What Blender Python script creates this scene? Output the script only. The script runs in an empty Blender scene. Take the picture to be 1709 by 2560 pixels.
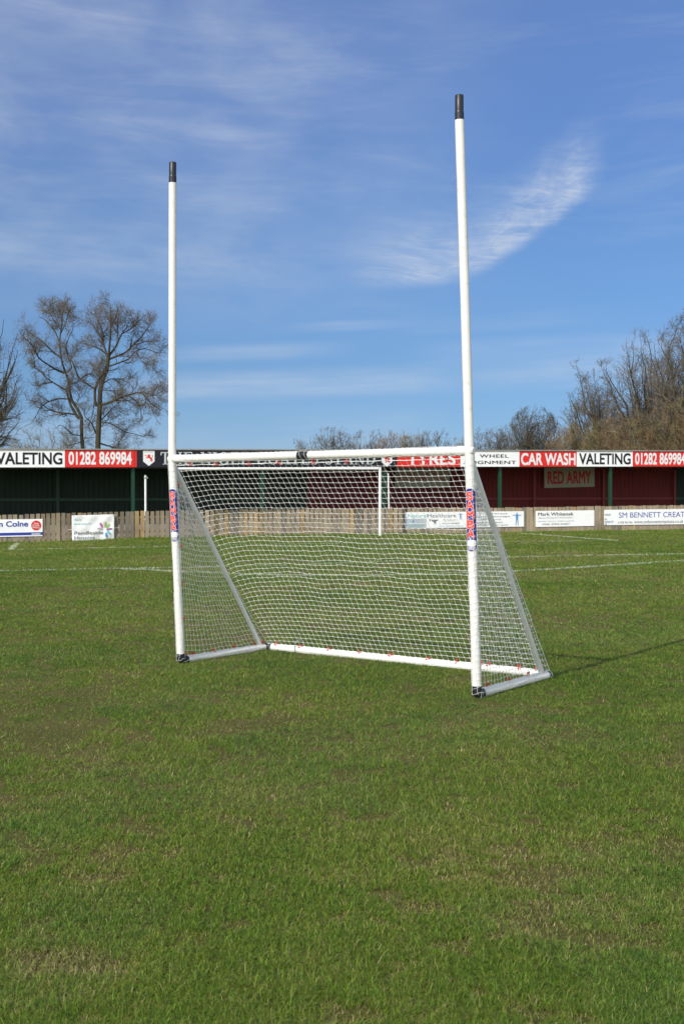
import bpy, math, random
import numpy as np
from mathutils import Vector

SC = bpy.context.scene
COL = SC.collection
rng = np.random.default_rng(7)
random.seed(7)

# ------------------------------------------------------------------ camera
PW, PH = 1709.0, 2560.0
FPX = 2984.0
CAMH = 1.54
PITCH = -math.atan(50.6 / FPX)
CP, SP = math.cos(PITCH), math.sin(PITCH)
cam = bpy.data.cameras.new('camera')
cam.sensor_fit = 'VERTICAL'; cam.sensor_height = 36.0
cam.lens = FPX / PH * 36.0
cam.clip_start = 0.05; cam.clip_end = 8000
cam.dof.use_dof = True; cam.dof.focus_distance = 9.8; cam.dof.aperture_fstop = 9.0
camo = bpy.data.objects.new('camera', cam); COL.objects.link(camo)
camo.location = (0, 0, CAMH); camo.rotation_euler = (math.radians(90) + PITCH, 0, 0)
SC.camera = camo


def ray(px, py):
    u = (px - PW / 2) / FPX; v = -(py - PH / 2) / FPX
    return np.array([u, CP - v * SP, SP + v * CP])


def at_depth(px, py, Y):
    d = ray(px, py); return np.array([0, 0, CAMH]) + d * (Y / d[1])


def proj(P):
    P = np.asarray(P, float); x, y, z = P[..., 0], P[..., 1], P[..., 2] - CAMH
    d = y * CP + z * SP; v = -y * SP + z * CP
    return PW / 2 + FPX * x / d, PH / 2 - FPX * v / d


def S01(t):
    t = np.clip(t, 0, 1); return t * t * (3 - 2 * t)


def vnoise(x, y, seed):
    r = np.random.default_rng(seed).random((256, 256))
    xi = np.floor(x).astype(int); yi = np.floor(y).astype(int)
    fx = x - xi; fy = y - yi; fx = fx * fx * (3 - 2 * fx); fy = fy * fy * (3 - 2 * fy)
    a = r[xi % 256, yi % 256]; b = r[(xi + 1) % 256, yi % 256]
    c = r[xi % 256, (yi + 1) % 256]; d = r[(xi + 1) % 256, (yi + 1) % 256]
    return a + (b - a) * fx + (c - a) * fy + (a - b - c + d) * fx * fy


def fbm(x, y, seed, octv=3):
    s = 0; a = .5; n = 0
    for k in range(octv):
        s = s + a * vnoise(x * 2 ** k + 17.3 * k, y * 2 ** k + 5.1 * k, seed + k); n += a; a *= .55
    return s / n


def ground_z(x, y):
    x = np.asarray(x, float); y = np.asarray(y, float)
    far = S01((y - 14) / 24.0)
    n = np.minimum(np.maximum(0, -x), 14)
    z = far * (-.05 - .00125 * n ** 2 + .045 * S01((x - 6) / 7))
    z = z + .028 * (fbm(x * .45, y * .45, 11, 3) - .5) * (1 - .6 * far)
    return z


def on_ground(px, py):
    d = ray(px, py); z = 0.0
    for _ in range(12):
        t = (z - CAMH) / d[2]; p = np.array([0, 0, CAMH]) + d * t
        z = float(ground_z(p[0], p[1]))
    return p


# ------------------------------------------------------------------ mesh helpers
class MB:
    def __init__(s): s.v = []; s.f = []; s.n = 0; s.c = []; s.sm = []

    def add(s, v, f, col=None, smooth=False):
        v = np.asarray(v, float).reshape(-1, 3)
        s.v.append(v); s.f.append((np.asarray(f, int) + s.n)); s.n += len(v)
        s.sm.append((len(s.f[-1]), smooth))
        s.c.append(np.tile(col if col is not None else (0.5, 0.5, 0.5), (len(v), 1)) if np.ndim(col) < 2 else col)

    def hexa(s, p8, col=None):      # bottom 4 (ccw), top 4
        s.add(p8, [(0, 3, 2, 1), (4, 5, 6, 7), (0, 1, 5, 4), (1, 2, 6, 5), (2, 3, 7, 6), (3, 0, 4, 7)], col)

    def box(s, o, ax, ay, az, col=None):   # o = one corner
        o, ax, ay, az = (np.asarray(q, float) for q in (o, ax, ay, az))
        s.hexa([o, o + ax, o + ax + ay, o + ay, o + az, o + ax + az, o + ax + ay + az, o + ay + az], col)

    def tube(s, pts, rad, sides=12, caps=True, col=None, smooth=True):
        pts = np.asarray(pts, float); K = len(pts)
        rad = np.full(K, rad, float) if np.ndim(rad) == 0 else np.asarray(rad, float)
        v, f = tubes(pts[None], rad[None], sides)
        s.add(v, f, col, smooth)
        if caps and sides > 2:
            for k in (0, K - 1):
                ring = v[k * sides:(k + 1) * sides]
                c = ring.mean(0)
                vv = np.vstack([ring, c]); n = sides
                idx = [(i, (i + 1) % n, n) for i in range(n)]
                if k == 0: idx = [(b, a, c_) for a, b, c_ in idx]
                s.add(vv, idx, col, False)

    def build(s, name, mat, parent=None, colattr=False):
        me = bpy.data.meshes.new(name)
        off = np.zeros(3)
        if parent is not None:
            p = parent; 
            while p is not None: off = off + np.array(p.location); p = p.parent
        V = np.vstack(s.v) - off
        loops = []; starts = []; tot = 0; sm = []
        for F, (cnt, smo) in zip(s.f, s.sm):
            k = F.shape[1]
            loops.append(F.ravel()); starts.append(tot + np.arange(len(F)) * k); tot += F.size
            sm.append(np.full(len(F), smo))
        set_mesh(me, V, np.concatenate(loops), np.concatenate(starts), np.concatenate(sm))
        if colattr:
            add_col(me, np.vstack(s.c))
        me.materials.append(mat)
        o = bpy.data.objects.new(name, me); COL.objects.link(o)
        if parent is not None: o.parent = parent
        return o


def set_mesh(me, V, loops, starts, smooth=None):
    me.vertices.add(len(V)); me.vertices.foreach_set('co', np.ascontiguousarray(V, dtype=np.float32).ravel())
    me.loops.add(len(loops)); me.loops.foreach_set('vertex_index', loops.astype(np.int32))
    me.polygons.add(len(starts)); me.polygons.foreach_set('loop_start', starts.astype(np.int32))
    if smooth is not None: me.polygons.foreach_set('use_smooth', smooth.astype(bool))
    me.update(calc_edges=True)


def add_col(me, C):
    a = me.color_attributes.new('tint', 'FLOAT_COLOR', 'POINT')
    C4 = np.ones((len(C), 4), np.float32); C4[:, :C.shape[1]] = C
    a.data.foreach_set('color', C4.ravel())


def tubes(P, R, sides):
    """P (N,K,3), R (N,K) -> verts, quads."""
    P = np.asarray(P, float); N, K, _ = P.shape
    T = np.empty_like(P); T[:, 1:-1] = P[:, 2:] - P[:, :-2]; T[:, 0] = P[:, 1] - P[:, 0]; T[:, -1] = P[:, -1] - P[:, -2]
    T /= np.linalg.norm(T, axis=2, keepdims=True) + 1e-12
    mean = P[:, -1] - P[:, 0]; mean = mean / (np.linalg.norm(mean, axis=1, keepdims=True) + 1e-9)
    ref = np.where(np.abs(mean[:, 2:3]) > .8, np.array([[1., .13, 0]]), np.array([[0.05, 0, 1.]]))
    A = np.cross(T, ref[:, None, :]); A /= np.linalg.norm(A, axis=2, keepdims=True) + 1e-9
    B = np.cross(T, A)
    th = np.arange(sides) * 2 * math.pi / sides
    V = P[:, :, None, :] + R[:, :, None, None] * (A[:, :, None, :] * np.cos(th)[None, None, :, None] + B[:, :, None, :] * np.sin(th)[None, None, :, None])
    n = np.arange(N)[:, None, None] * K * sides; k = np.arange(K - 1)[None, :, None] * sides; i = np.arange(sides)[None, None, :]
    j = (i + 1) % sides
    F = np.stack([n + k + i, n + k + sides + i, n + k + sides + j, n + k + j], -1).reshape(-1, 4)
    return V.reshape(-1, 3), F


def tag(o, label=None, cat=None, group=None, kind=None):
    if label: o['label'] = label
    if cat: o['category'] = cat
    if group: o['group'] = group
    if kind: o['kind'] = kind
    return o


def empty(name, loc, label=None, cat=None, group=None):
    o = bpy.data.objects.new(name, None); COL.objects.link(o)
    o.location = [float(q) for q in loc]; o.empty_display_size = .2
    return tag(o, label, cat, group)


# ------------------------------------------------------------------ materials
def mat(name, base, rough=.6, spec=.3, nscale=None, namt=.15, bump=0, metal=0, attr=False, coords='Object', stretch=None, dirt=None):
    m = bpy.data.materials.new(name); m.use_nodes = True
    nt = m.node_tree; N = nt.nodes; L = nt.links; b = N['Principled BSDF']
    b.inputs['Roughness'].default_value = rough; b.inputs['Specular IOR Level'].default_value = spec
    b.inputs['Metallic'].default_value = metal
    c4 = (*base, 1)
    b.inputs['Base Color'].default_value = c4
    src = None
    if attr:
        a = N.new('ShaderNodeVertexColor'); a.layer_name = 'tint'; src = a.outputs['Color']
    if nscale:
        tc = N.new('ShaderNodeTexCoord'); n = N.new('ShaderNodeTexNoise'); n.inputs['Scale'].default_value = nscale
        n.inputs['Detail'].default_value = 6; n.inputs['Roughness'].default_value = .65
        vec = tc.outputs[coords]
        if stretch:
            mp = N.new('ShaderNodeMapping'); mp.inputs['Scale'].default_value = stretch; L.new(vec, mp.inputs[0]); vec = mp.outputs[0]
        L.new(vec, n.inputs['Vector'])
        mr = N.new('ShaderNodeMapRange'); mr.inputs[1].default_value = .25; mr.inputs[2].default_value = .75
        mr.inputs[3].default_value = 1 - namt; mr.inputs[4].default_value = 1 + namt; L.new(n.outputs[0], mr.inputs[0])
        mx = N.new('ShaderNodeMix'); mx.data_type = 'RGBA'; mx.blend_type = 'MULTIPLY'; mx.inputs[0].default_value = 1
        if src is not None: L.new(src, mx.inputs[6])
        else: mx.inputs[6].default_value = c4
        L.new(mr.outputs[0], mx.inputs[7]); src = mx.outputs[2]
        if dirt:
            n2 = N.new('ShaderNodeTexNoise'); n2.inputs['Scale'].default_value = dirt[1]; n2.inputs['Detail'].default_value = 5
            L.new(tc.outputs[coords], n2.inputs['Vector'])
            m2 = N.new('ShaderNodeMapRange'); m2.inputs[1].default_value = dirt[2]; m2.inputs[2].default_value = dirt[3]
            m2.inputs[4].default_value = dirt[4]; L.new(n2.outputs[0], m2.inputs[0])
            mx2 = N.new('ShaderNodeMix'); mx2.data_type = 'RGBA'; L.new(m2.outputs[0], mx2.inputs[0]); L.new(src, mx2.inputs[6])
            mx2.inputs[7].default_value = (*dirt[0], 1); src = mx2.outputs[2]
        if bump:
            bp = N.new('ShaderNodeBump'); bp.inputs['Strength'].default_value = bump; bp.inputs['Distance'].default_value = .01
            L.new(n.outputs[0], bp.inputs['Height']); L.new(bp.outputs[0], b.inputs['Normal'])
    if src is not None: L.new(src, b.inputs['Base Color'])
    return m


M = {}
M['pvc'] = mat('white_pvc', (.73, .72, .69), .33, .4, 9, .06, dirt=((.42, .38, .29), 16, .56, .78, .45))
M['stay'] = mat('grey_white_stay_tube', (.74, .73, .70), .42, .35, 14, .07)
M['black'] = mat('black_plastic', (.012, .013, .018), .42, .5, 40, .2)
M['rope'] = mat('white_twine', (.86, .86, .84), .8, .15, 60, .08)
M['redclip'] = mat('red_plastic', (.60, .035, .025), .4, .4, 80, .15)
M['steel'] = mat('galvanised_steel', (.42, .43, .44), .4, .5, 60, .15, metal=.7)
M['gloss_white'] = mat('white_paint', (.80, .80, .79), .4, .4, 5, .06)
M['board_white'] = mat('white_sign_sheet', (.84, .85, .86), .45, .35, 2.2, .05, dirt=((.5, .5, .46), 6, .6, .85, .25))
M['board_red'] = mat('red_sign_sheet', (.66, .022, .018), .45, .35, 2.2, .06)
M['board_black'] = mat('black_sign_sheet', (.010, .011, .018), .42, .35, 2.2, .2)
M['ink_white'] = mat('white_lettering', (.74, .75, .76), .5, .3, 5, .04)
M['ink_cream'] = mat('pale_serif_lettering', (.50, .56, .56), .5, .3, 5, .06)
M['ink_black'] = mat('black_lettering', (.012, .013, .02), .5, .3, 5, .1)
M['ink_grey'] = mat('grey_lettering', (.16, .17, .19), .5, .3, 5, .1)
M['ink_blue'] = mat('blue_lettering', (.045, .07, .36), .5, .3, 5, .08)
M['ink_sky'] = mat('sky_blue_print', (.07, .26, .58), .5, .3, 5, .08)
M['ink_teal'] = mat('teal_print', (.10, .42, .42), .5, .3, 5, .08)
M['ink_red'] = mat('red_print', (.62, .03, .02), .5, .3, 5, .06)
M['ink_maroon'] = mat('maroon_print', (.40, .025, .03), .6, .3, 5, .1)
M['strip_blue'] = mat('blue_sign_sheet', (.025, .045, .33), .45, .35, 3, .06)
M['petal_pink'] = mat('pink_petal_print', (.45, .12, .38), .5, .3, 5, .05)
M['petal_lime'] = mat('lime_petal_print', (.45, .52, .12), .5, .3, 5, .05)
M['petal_green'] = mat('green_petal_print', (.30, .48, .16), .5, .3, 5, .05)
M['petal_plum'] = mat('plum_petal_print', (.26, .13, .24), .5, .3, 5, .05)
M['petal_grey'] = mat('grey_petal_print', (.46, .42, .40), .5, .3, 5, .05)
M['pale_grey'] = mat('pale_grey_print', (.42, .47, .52), .5, .3, 3, .12)
M['pale_sign'] = mat('weathered_cream_sheet', (.32, .32, .25), .6, .2, 3, .1)
M['wall_green'] = mat('green_profiled_sheet', (.005, .020, .014), .55, .3, 1.5, .25)
M['wall_red'] = mat('maroon_profiled_sheet', (.135, .009, .010), .55, .3, 1.5, .22)
M['post_green'] = mat('green_gloss_paint', (.006, .045, .024), .45, .4, 4, .15)
M['post_red'] = mat('maroon_gloss_paint', (.18, .013, .013), .45, .4, 4, .15)
M['roof'] = mat('grey_fibre_cement', (.25, .25, .23), .85, .1, 2.5, .25, bump=.3)
M['concrete'] = mat('concrete_terrace', (.26, .25, .23), .9, .1, 3, .2, bump=.3)
M['fence'] = mat('weathered_timber', (.3, .25, .19), .85, .12, 5, .22, bump=.3, attr=True, stretch=(9, 9, .8), dirt=((.09, .075, .05), 1.6, .5, .75, .5))
M['fence_rail'] = mat('rail_timber', (.22, .18, .13), .85, .12, 6, .25, bump=.3)
M['decal_blue'] = mat('blue_sticker', (.022, .026, .24), .35, .4, 30, .06)
M['decal_red'] = mat('red_sticker_letter', (.80, .055, .03), .35, .4, 30, .05)
M['decal_white'] = mat('white_sticker_outline', (.80, .78, .78), .35, .4, 30, .04)
M['banner'] = mat('white_pvc_banner', (.80, .81, .81), .38, .4, 3, .04)
M['paint_line'] = mat('pitch_paint', (.66, .68, .64), .9, .1, 3, .2)
M['yellow'] = mat('yellow_tape', (.42, .33, .03), .6, .3, 8, .1)


# ------------------------------------------------------------------ text
_cache = {}


def text_mesh(body, bold=0.0, spacing=1.0, shear=0.0):
    """verts normalised to 0..1 in both directions, faces (list)."""
    key = (body, bold, spacing, shear)
    if key in _cache: return _cache[key]
    cu = bpy.data.curves.new('lettering', 'FONT'); cu.body = body; cu.size = 1; cu.offset = 0.0
    cu.space_character = spacing; cu.resolution_u = 5; cu.shear = shear
    ob = bpy.data.objects.new('lettering', cu); COL.objects.link(ob)
    dg = bpy.context.evaluated_depsgraph_get(); ev = ob.evaluated_get(dg)
    me = bpy.data.meshes.new_from_object(ev)
    n = len(me.vertices); v = np.empty(n * 3, np.float32); me.vertices.foreach_get('co', v); v = v.reshape(-1, 3)
    f = [tuple(p.vertices) for p in me.polygons]
    bpy.data.objects.remove(ob); bpy.data.curves.remove(cu); bpy.data.meshes.remove(me)
    mn, mx = v.min(0), v.max(0); asp = (mx[0] - mn[0]) / (mx[1] - mn[1])
    uv = (v[:, :2] - mn[:2]) / (mx[:2] - mn[:2])
    _cache[key] = (uv, f, asp)
    return _cache[key]


# custom serif capitals on a 0..1 high grid: list of polygons (x,y)
def _bar(x0, y0, x1, y1): return [(x0, y0), (x1, y0), (x1, y1), (x0, y1)]


def _ring(cx, cy, rx, ry, wx, wy, a0, a1, n=22):
    out = []
    for k in range(n):
        t0 = a0 + (a1 - a0) * k / n; t1 = a0 + (a1 - a0) * (k + 1) / n
        q = [(cx + rx * math.cos(t0), cy + ry * math.sin(t0)), (cx + rx * math.cos(t1), cy + ry * math.sin(t1)),
             (cx + (rx - wx) * math.cos(t1), cy + (ry - wy) * math.sin(t1)), (cx + (rx - wx) * math.cos(t0), cy + (ry - wy) * math.sin(t0))]
        out.append(q)
    return out


R2 = math.radians
SERIF = {
    'T': (.8, [_bar(.32, 0, .48, 1), _bar(.2, 0, .6, .06), _bar(.03, .93, .77, 1), [(.03, .72), (.08, .72), (.14, .94), (.03, .94)], [(.72, .72), (.77, .72), (.77, .94), (.66, .94)]]),
    'H': (.95, [_bar(.12, 0, .28, 1), _bar(.67, 0, .83, 1), _bar(.28, .47, .67, .54), _bar(.02, 0, .38, .05), _bar(.02, .95, .38, 1), _bar(.57, 0, .93, .05), _bar(.57, .95, .93, 1)]),
    'E': (.8, [_bar(.12, 0, .28, 1), _bar(.02, 0, .75, .06), _bar(.02, .94, .72, 1), _bar(.28, .47, .52, .53), _bar(.48, .36, .54, .64), [(.67, .06), (.75, .06), (.75, .28), (.71, .28)], [(.65, .94), (.72, .94), (.72, .73), (.68, .73)]]),
    'N': (.95, [_bar(.14, 0, .21, 1), _bar(.75, 0, .82, 1), [(.1, 1), (.3, 1), (.82, .0), (.72, 0)], _bar(.02, 0, .33, .05), _bar(.02, .95, .2, 1), _bar(.63, .95, .93, 1)]),
    'I': (.42, [_bar(.13, 0, .29, 1), _bar(.02, 0, .4, .05), _bar(.02, .95, .4, 1)]),
    'L': (.75, [_bar(.12, 0, .28, 1), _bar(.02, 0, .7, .06), _bar(.02, .95, .4, 1), [(.62, .06), (.7, .06), (.7, .32), (.66, .32)]]),
    'C': (.9, _ring(.46, .5, .43, .51, .17, .06, R2(42), R2(318)) + [[(.78, .62), (.83, .62), (.83, .98), (.77, .86)], [(.78, .34), (.83, .34), (.83, .1), (.72, .15)]]),
    'G': (.95, _ring(.46, .5, .43, .51, .17, .06, R2(42), R2(312)) + [[(.78, .62), (.83, .62), (.83, .98), (.77, .86)], _bar(.7, .05, .85, .42), _bar(.6, .4, .93, .45)]),
    'O': (.95, _ring(.47, .5, .45, .51, .17, .06, 0, R2(360), 30)),
    'A': (.92, [[(.43, 1), (.52, 1), (.86, 0), (.68, 0)], [(.43, 1), (.47, .9), (.17, 0), (.11, 0)], _bar(.25, .3, .63, .36), _bar(.0, 0, .3, .05), _bar(.57, 0, .92, .05)]),
    'S': (.68, _ring(.34, .74, .29, .27, .12, .07, R2(30), R2(235), 16) + _ring(.34, .27, .30, .28, .12, .07, R2(-150), R2(60), 16) + [[(.13, .6), (.2, .52), (.55, .36), (.55, .52), (.3, .62)], _bar(.56, .72, .61, 1), _bar(.06, 0, .11, .3)]),
    'D': (.92, [_bar(.12, 0, .28, 1), _bar(.02, 0, .45, .05), _bar(.02, .95, .45, 1)] + _ring(.42, .5, .46, .5, .17, .05, R2(-90), R2(90), 18)),
    ' ': (.45, [])}


def serif_text(body):
    x = 0; V = []; F = []
    for ch in body:
        w, ps = SERIF[ch]
        for p in ps:
            F.append(tuple(range(len(V), len(V) + len(p)))); V += [(x + a, b) for a, b in p]
        x += w + .06
    V = np.array(V, float); V[:, 0] /= V[:, 0].max(); V[:, 1] = (V[:, 1] - V[:, 1].min()) / (V[:, 1].max() - V[:, 1].min())
    return V, F


class Board:
    """a flat sheet hung at four world corners (tl, tr, br, bl); content is laid out in source-photo pixels."""
    def __init__(s, name, tl, tr, br, bl, material, label, cat, thick=.02, group=None, warp=None, res=None):
        s.c = [np.asarray(q, float) for q in (tl, tr, br, bl)]
        ex = s.c[1] - s.c[0]; ez = s.c[0] - s.c[3]
        s.nrm = np.cross(ex, ez); s.nrm /= np.linalg.norm(s.nrm)
        if s.nrm[1] > 0: s.nrm = -s.nrm
        s.warp = warp
        b = MB()
        nu, nv = res or (1, 1)
        U, Vv = np.meshgrid(np.linspace(0, 1, nu + 1), np.linspace(0, 1, nv + 1))
        fr = s.map(np.stack([U.ravel(), Vv.ravel()], 1), 0); bk = fr - s.nrm * thick
        idx = np.arange((nu + 1) * (nv + 1)).reshape(nv + 1, nu + 1); n = idx.size
        F = np.stack([idx[:-1, :-1], idx[:-1, 1:], idx[1:, 1:], idx[1:, :-1]], -1).reshape(-1, 4)
        ring = list(idx[0]) + list(idx[1:, -1]) + list(idx[-1, :-1][::-1]) + list(idx[1:-1, 0][::-1])
        side = [(ring[i], ring[(i + 1) % len(ring)], ring[(i + 1) % len(ring)] + n, ring[i] + n) for i in range(len(ring))]
        b.add(np.vstack([fr, bk]), np.vstack([F, F[:, ::-1] + n, np.array(side)[:, ::-1]]), None, warp is not None)
        s.o = b.build(name, material)
        c = fr.mean(0)
        me = s.o.data; v = np.vstack(b.v) - c
        me.vertices.foreach_set('co', v.astype(np.float32).ravel()); s.o.location = c
        # normals outward
        tag(s.o, label, cat, group); s.k = 0
        s.order = 0; s.stack = 0

    def map(s, uv, lift):
        u = uv[:, :1]; v = uv[:, 1:2]
        tl, tr, br, bl = s.c
        P = (bl * (1 - u) + br * u) * (1 - v) + (tl * (1 - u) + tr * u) * v
        if s.warp is not None: lift = lift + s.warp(uv[:, 0], uv[:, 1])[:, None]
        return P + s.nrm * lift

    def uv_of(s, px, py):
        # intersect the pixel's ray with the board plane, then solve u,v
        d = ray(px, py); o = np.array([0, 0, CAMH]); t = np.dot(s.c[3] - o, s.nrm) / np.dot(d, s.nrm); p = o + d * t
        u = v = .5
        for _ in range(20):
            tl, tr, br, bl = s.c
            q = (bl * (1 - u) + br * u) * (1 - v) + (tl * (1 - u) + tr * u) * v
            du = (br - bl) * (1 - v) + (tr - tl) * v; dv = (tl - bl) * (1 - u) + (tr - br) * u
            A = np.stack([du, dv], 1); st = np.linalg.lstsq(A, p - q, rcond=None)[0]; u += st[0]; v += st[1]
        return u, v

    def poly(s, name, uvv, faces, material, label=None):
        s.order += 1
        me = bpy.data.meshes.new(name)
        uvv = np.asarray(uvv, float); lf = np.full((len(uvv), 1), .0035 + .0005 * s.order + (.006 if s.warp is not None else 0))
        if s.stack: lf[:, 0] += (np.arange(len(uvv)) // s.stack) * .00025
        s.stack = 0
        P = s.map(uvv, lf) - np.array(s.o.location)
        me.from_pydata(P.tolist(), [], [tuple(f) for f in faces]); me.materials.append(material)
        o = bpy.data.objects.new(name, me); COL.objects.link(o); o.parent = s.o
        if label: o['label'] = label
        return o

    def text(s, body, x0, x1, y0, y1, material, bold=0.0, name='lettering', serif=False, spacing=1.0, rot=0, label=None):
        if serif: uv, f = serif_text(body)
        else: uv, f, _ = text_mesh(body, bold, spacing)
        a = np.array(s.uv_of(x0, y1)); bb = np.array(s.uv_of(x1, y0))
        q = uv.copy()
        if bold:
            k_ = bold * 1.15; asp_ = _cache[(body, bold, spacing, 0.0)][2] if not serif else 8
            sh = [(0, 0), (-k_, k_), (k_, k_), (-k_, -k_), (k_, -k_), (k_, 0), (-k_, 0)]; q0 = q; f0_ = f; q = []; f = []
            for i_, (a_, b_) in enumerate(sh):
                qq = q0 + np.array([a_ * (x1 - x0 and 1) / asp_, b_]); f += [tuple(j_ + i_ * len(q0) for j_ in t_) for t_ in f0_]; q.append(qq)
            q = np.vstack(q); q = (q - q.min(0)) / (q.max(0) - q.min(0))
            s.stack = len(q0)
        else: s.stack = 0
        if rot:
            cx = q - .5; w = (x1 - x0); h = (y1 - y0); cx = cx * (w, h); c_, s_ = math.cos(rot), math.sin(rot)
            cx = np.stack([cx[:, 0] * c_ - cx[:, 1] * s_, cx[:, 0] * s_ + cx[:, 1] * c_], 1); q = cx / (w, h) + .5
        return s.poly(name, a + q * (bb - a), f, material, label)

    def rect(s, x0, x1, y0, y1, material, name='print_panel', label=None, nu=1):
        a = np.array(s.uv_of(x0, y1)); bb = np.array(s.uv_of(x1, y0))
        U = np.linspace(a[0], bb[0], nu + 1); vv = [(u, a[1]) for u in U] + [(u, bb[1]) for u in U]
        return s.poly(name, vv, [(i, i + 1, nu + 2 + i, nu + 1 + i) for i in range(nu)], material, label)

    def shape(s, pts, material, name, faces=None, label=None):
        uvv = [s.uv_of(*p) for p in pts]
        return s.poly(name, uvv, faces or [tuple(range(len(pts)))], material, label)


def ellipse(cx, cy, rx, ry, n=24, rot=0):
    out = []
    for k in range(n):
        t = 2 * math.pi * k / n; x, y = rx * math.cos(t), ry * math.sin(t)
        out.append((cx + x * math.cos(rot) - y * math.sin(rot), cy + x * math.sin(rot) + y * math.cos(rot)))
    return out


# ------------------------------------------------------------------ world: sky and cirrus
SUN_AZ = math.radians(217.2); SUN_EL = math.radians(36.5)
w = bpy.data.worlds.new('World'); SC.world = w; w.use_nodes = True
nt = w.node_tree; nt.nodes.clear()


class X:      # tiny expression builder over math nodes
    def __init__(s, sock): s.s = sock

    @staticmethod
    def op(o, *a, clamp=False):
        n = nt.nodes.new('ShaderNodeMath'); n.operation = o; n.use_clamp = clamp
        for i, q in enumerate(a):
            if isinstance(q, X): nt.links.new(q.s, n.inputs[i])
            else: n.inputs[i].default_value = float(q)
        return X(n.outputs[0])
    def __add__(s, o): return X.op('ADD', s, o)
    __radd__ = __add__
    def __sub__(s, o): return X.op('SUBTRACT', s, o)
    def __rsub__(s, o): return X.op('SUBTRACT', o, s)
    def __mul__(s, o): return X.op('MULTIPLY', s, o)
    __rmul__ = __mul__
    def __truediv__(s, o): return X.op('DIVIDE', s, o)


def sstep(x, a, b):
    n = nt.nodes.new('ShaderNodeMapRange'); n.interpolation_type = 'SMOOTHSTEP'; n.clamp = True
    nt.links.new(x.s, n.inputs[0])
    lo, hi = (0, 1) if a < b else (1, 0)
    n.inputs[1].default_value = min(a, b); n.inputs[2].default_value = max(a, b); n.inputs[3].default_value = lo; n.inputs[4].default_value = hi
    return X(n.outputs[0])


def noise(vx, vy, vz=0.0, detail=5, rough=.6, dist=0.0):
    c = nt.nodes.new('ShaderNodeCombineXYZ')
    for i, q in enumerate((vx, vy, vz)):
        if isinstance(q, X): nt.links.new(q.s, c.inputs[i])
        else: c.inputs[i].default_value = q
    n = nt.nodes.new('ShaderNodeTexNoise'); n.inputs['Scale'].default_value = 1; n.inputs['Detail'].default_value = detail
    n.inputs['Roughness'].default_value = rough; n.inputs['Distortion'].default_value = dist
    nt.links.new(c.outputs[0], n.inputs['Vector']); return X(n.outputs[0])


tcn = nt.nodes.new('ShaderNodeTexCoord'); sep = nt.nodes.new('ShaderNodeSeparateXYZ')
nt.links.new(tcn.outputs['Generated'], sep.inputs[0])
dx, dy, dz = (X(sep.outputs[i]) for i in range(3))
az = X.op('ARCTAN2', dx, dy); el = X.op('ARCSINE', dz)
sky = nt.nodes.new('ShaderNodeTexSky'); sky.sky_type = 'NISHITA'; sky.sun_disc = False
sky.sun_elevation = SUN_EL; sky.sun_rotation = SUN_AZ
sky.altitude = 100; sky.air_density = 1.0; sky.dust_density = 0.35; sky.ozone_density = 1.6
# a broad thin veil of combed fibres, drifting slightly downhill to the right
wx = noise(az * 3.0, el * 3.0, 3.0, 2) - .5; wy = noise(az * 2.4, el * 2.4, 8.0, 2) - .5
ra = az + wx * .08; rb = el + wy * .035 + az * .02
fib = noise(ra * 5, rb * 34, 1.0, 7, .62, .5)
fib2 = noise(ra * 16, rb * 90, 5.0, 6, .66, .5)
big = noise(az * 7 + 4.0, el * 13 + 1.5, 2.0, 4, .55, .3)
veil_mask = (sstep(big, .30, .70) * .75 + .25) * sstep(az, .20, -.12) * sstep(el, .11, .20)
veil = (sstep(fib, .30, .84) * .36 + sstep(fib2, .36, .80) * .16 + .42) * veil_mask * .50
# weaker fibres over the rest of the upper sky
thin = sstep(fib, .46, .86) * sstep(el, .10, .25) * .16
# the hooked wisp on the right: dense along its lower edge, brushed out upward
t = az - .108
curve = .1685 + .36 * (t + X.op('SQRT', t * t + .0006))
curve = curve + (noise(az * 26, 2.0, 0.0, 4) - .5) * .010
h = el - curve
body = sstep(h, -.006, .008) * sstep(h, .074, .004)
ends = sstep(az, -.01, .07) * sstep(az, .222, .185)
fw = noise(az * 17 + wx * 2.0, (el + az * .10 + wy * .12) * 105, 4.0, 8, .68, .8)
wisp = body * ends * (sstep(fw, .30, .72) * .46 + .18) * (sstep(noise(az * 18 + 3.0, el * 18, 5.0, 3), .25, .60) * .35 + .65)
tail = sstep(h, .0, .012) * sstep(h, .075, .010) * sstep(az, .05, .16) * sstep(az, .215, .185) * sstep(noise(az * 48 - el * 20, el * 50, 9.0, 6, .68, .8), .36, .80) * .42
# flat bands low in the sky and whitening at the horizon
bn = noise(az * 5 + 2.0, (el - az * .03) * 70, 6.0, 6, .6, .2)
bmask = noise(az * 6 + 9.0, el * 20, 7.0, 3)


def band(c, wdt, a0, a1, k):
    e = el - az * .035 - c
    return sstep(e, -wdt, -wdt * .3) * sstep(e, wdt, wdt * .1) * sstep(az, a0 - .04, a0 + .05) * sstep(az, a1 + .05, a1 - .05) * (sstep(bn, .25, .7) * .65 + .35) * (sstep(bmask, .3, .62) * .7 + .3) * (k * .78)


bands = band(.0915, .017, -.17, .25, .50) + band(.119, .010, -.16, -.02, .36) + band(.138, .006, -.03, .03, .5) + band(.112, .015, .08, .28, .34) + band(.135, .010, .06, .2, .18) + band(.05, .03, -.3, .06, .30)
cl = X.op('MINIMUM', veil + thin + wisp + tail + bands, .9)
cl = cl * sstep(el, -.02, .0)
hz = sstep(el, .06, -.02) * .10
mix = nt.nodes.new('ShaderNodeMix'); mix.data_type = 'RGBA'
nt.links.new(X.op('MINIMUM', cl + hz, .95).s, mix.inputs[0])
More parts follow.
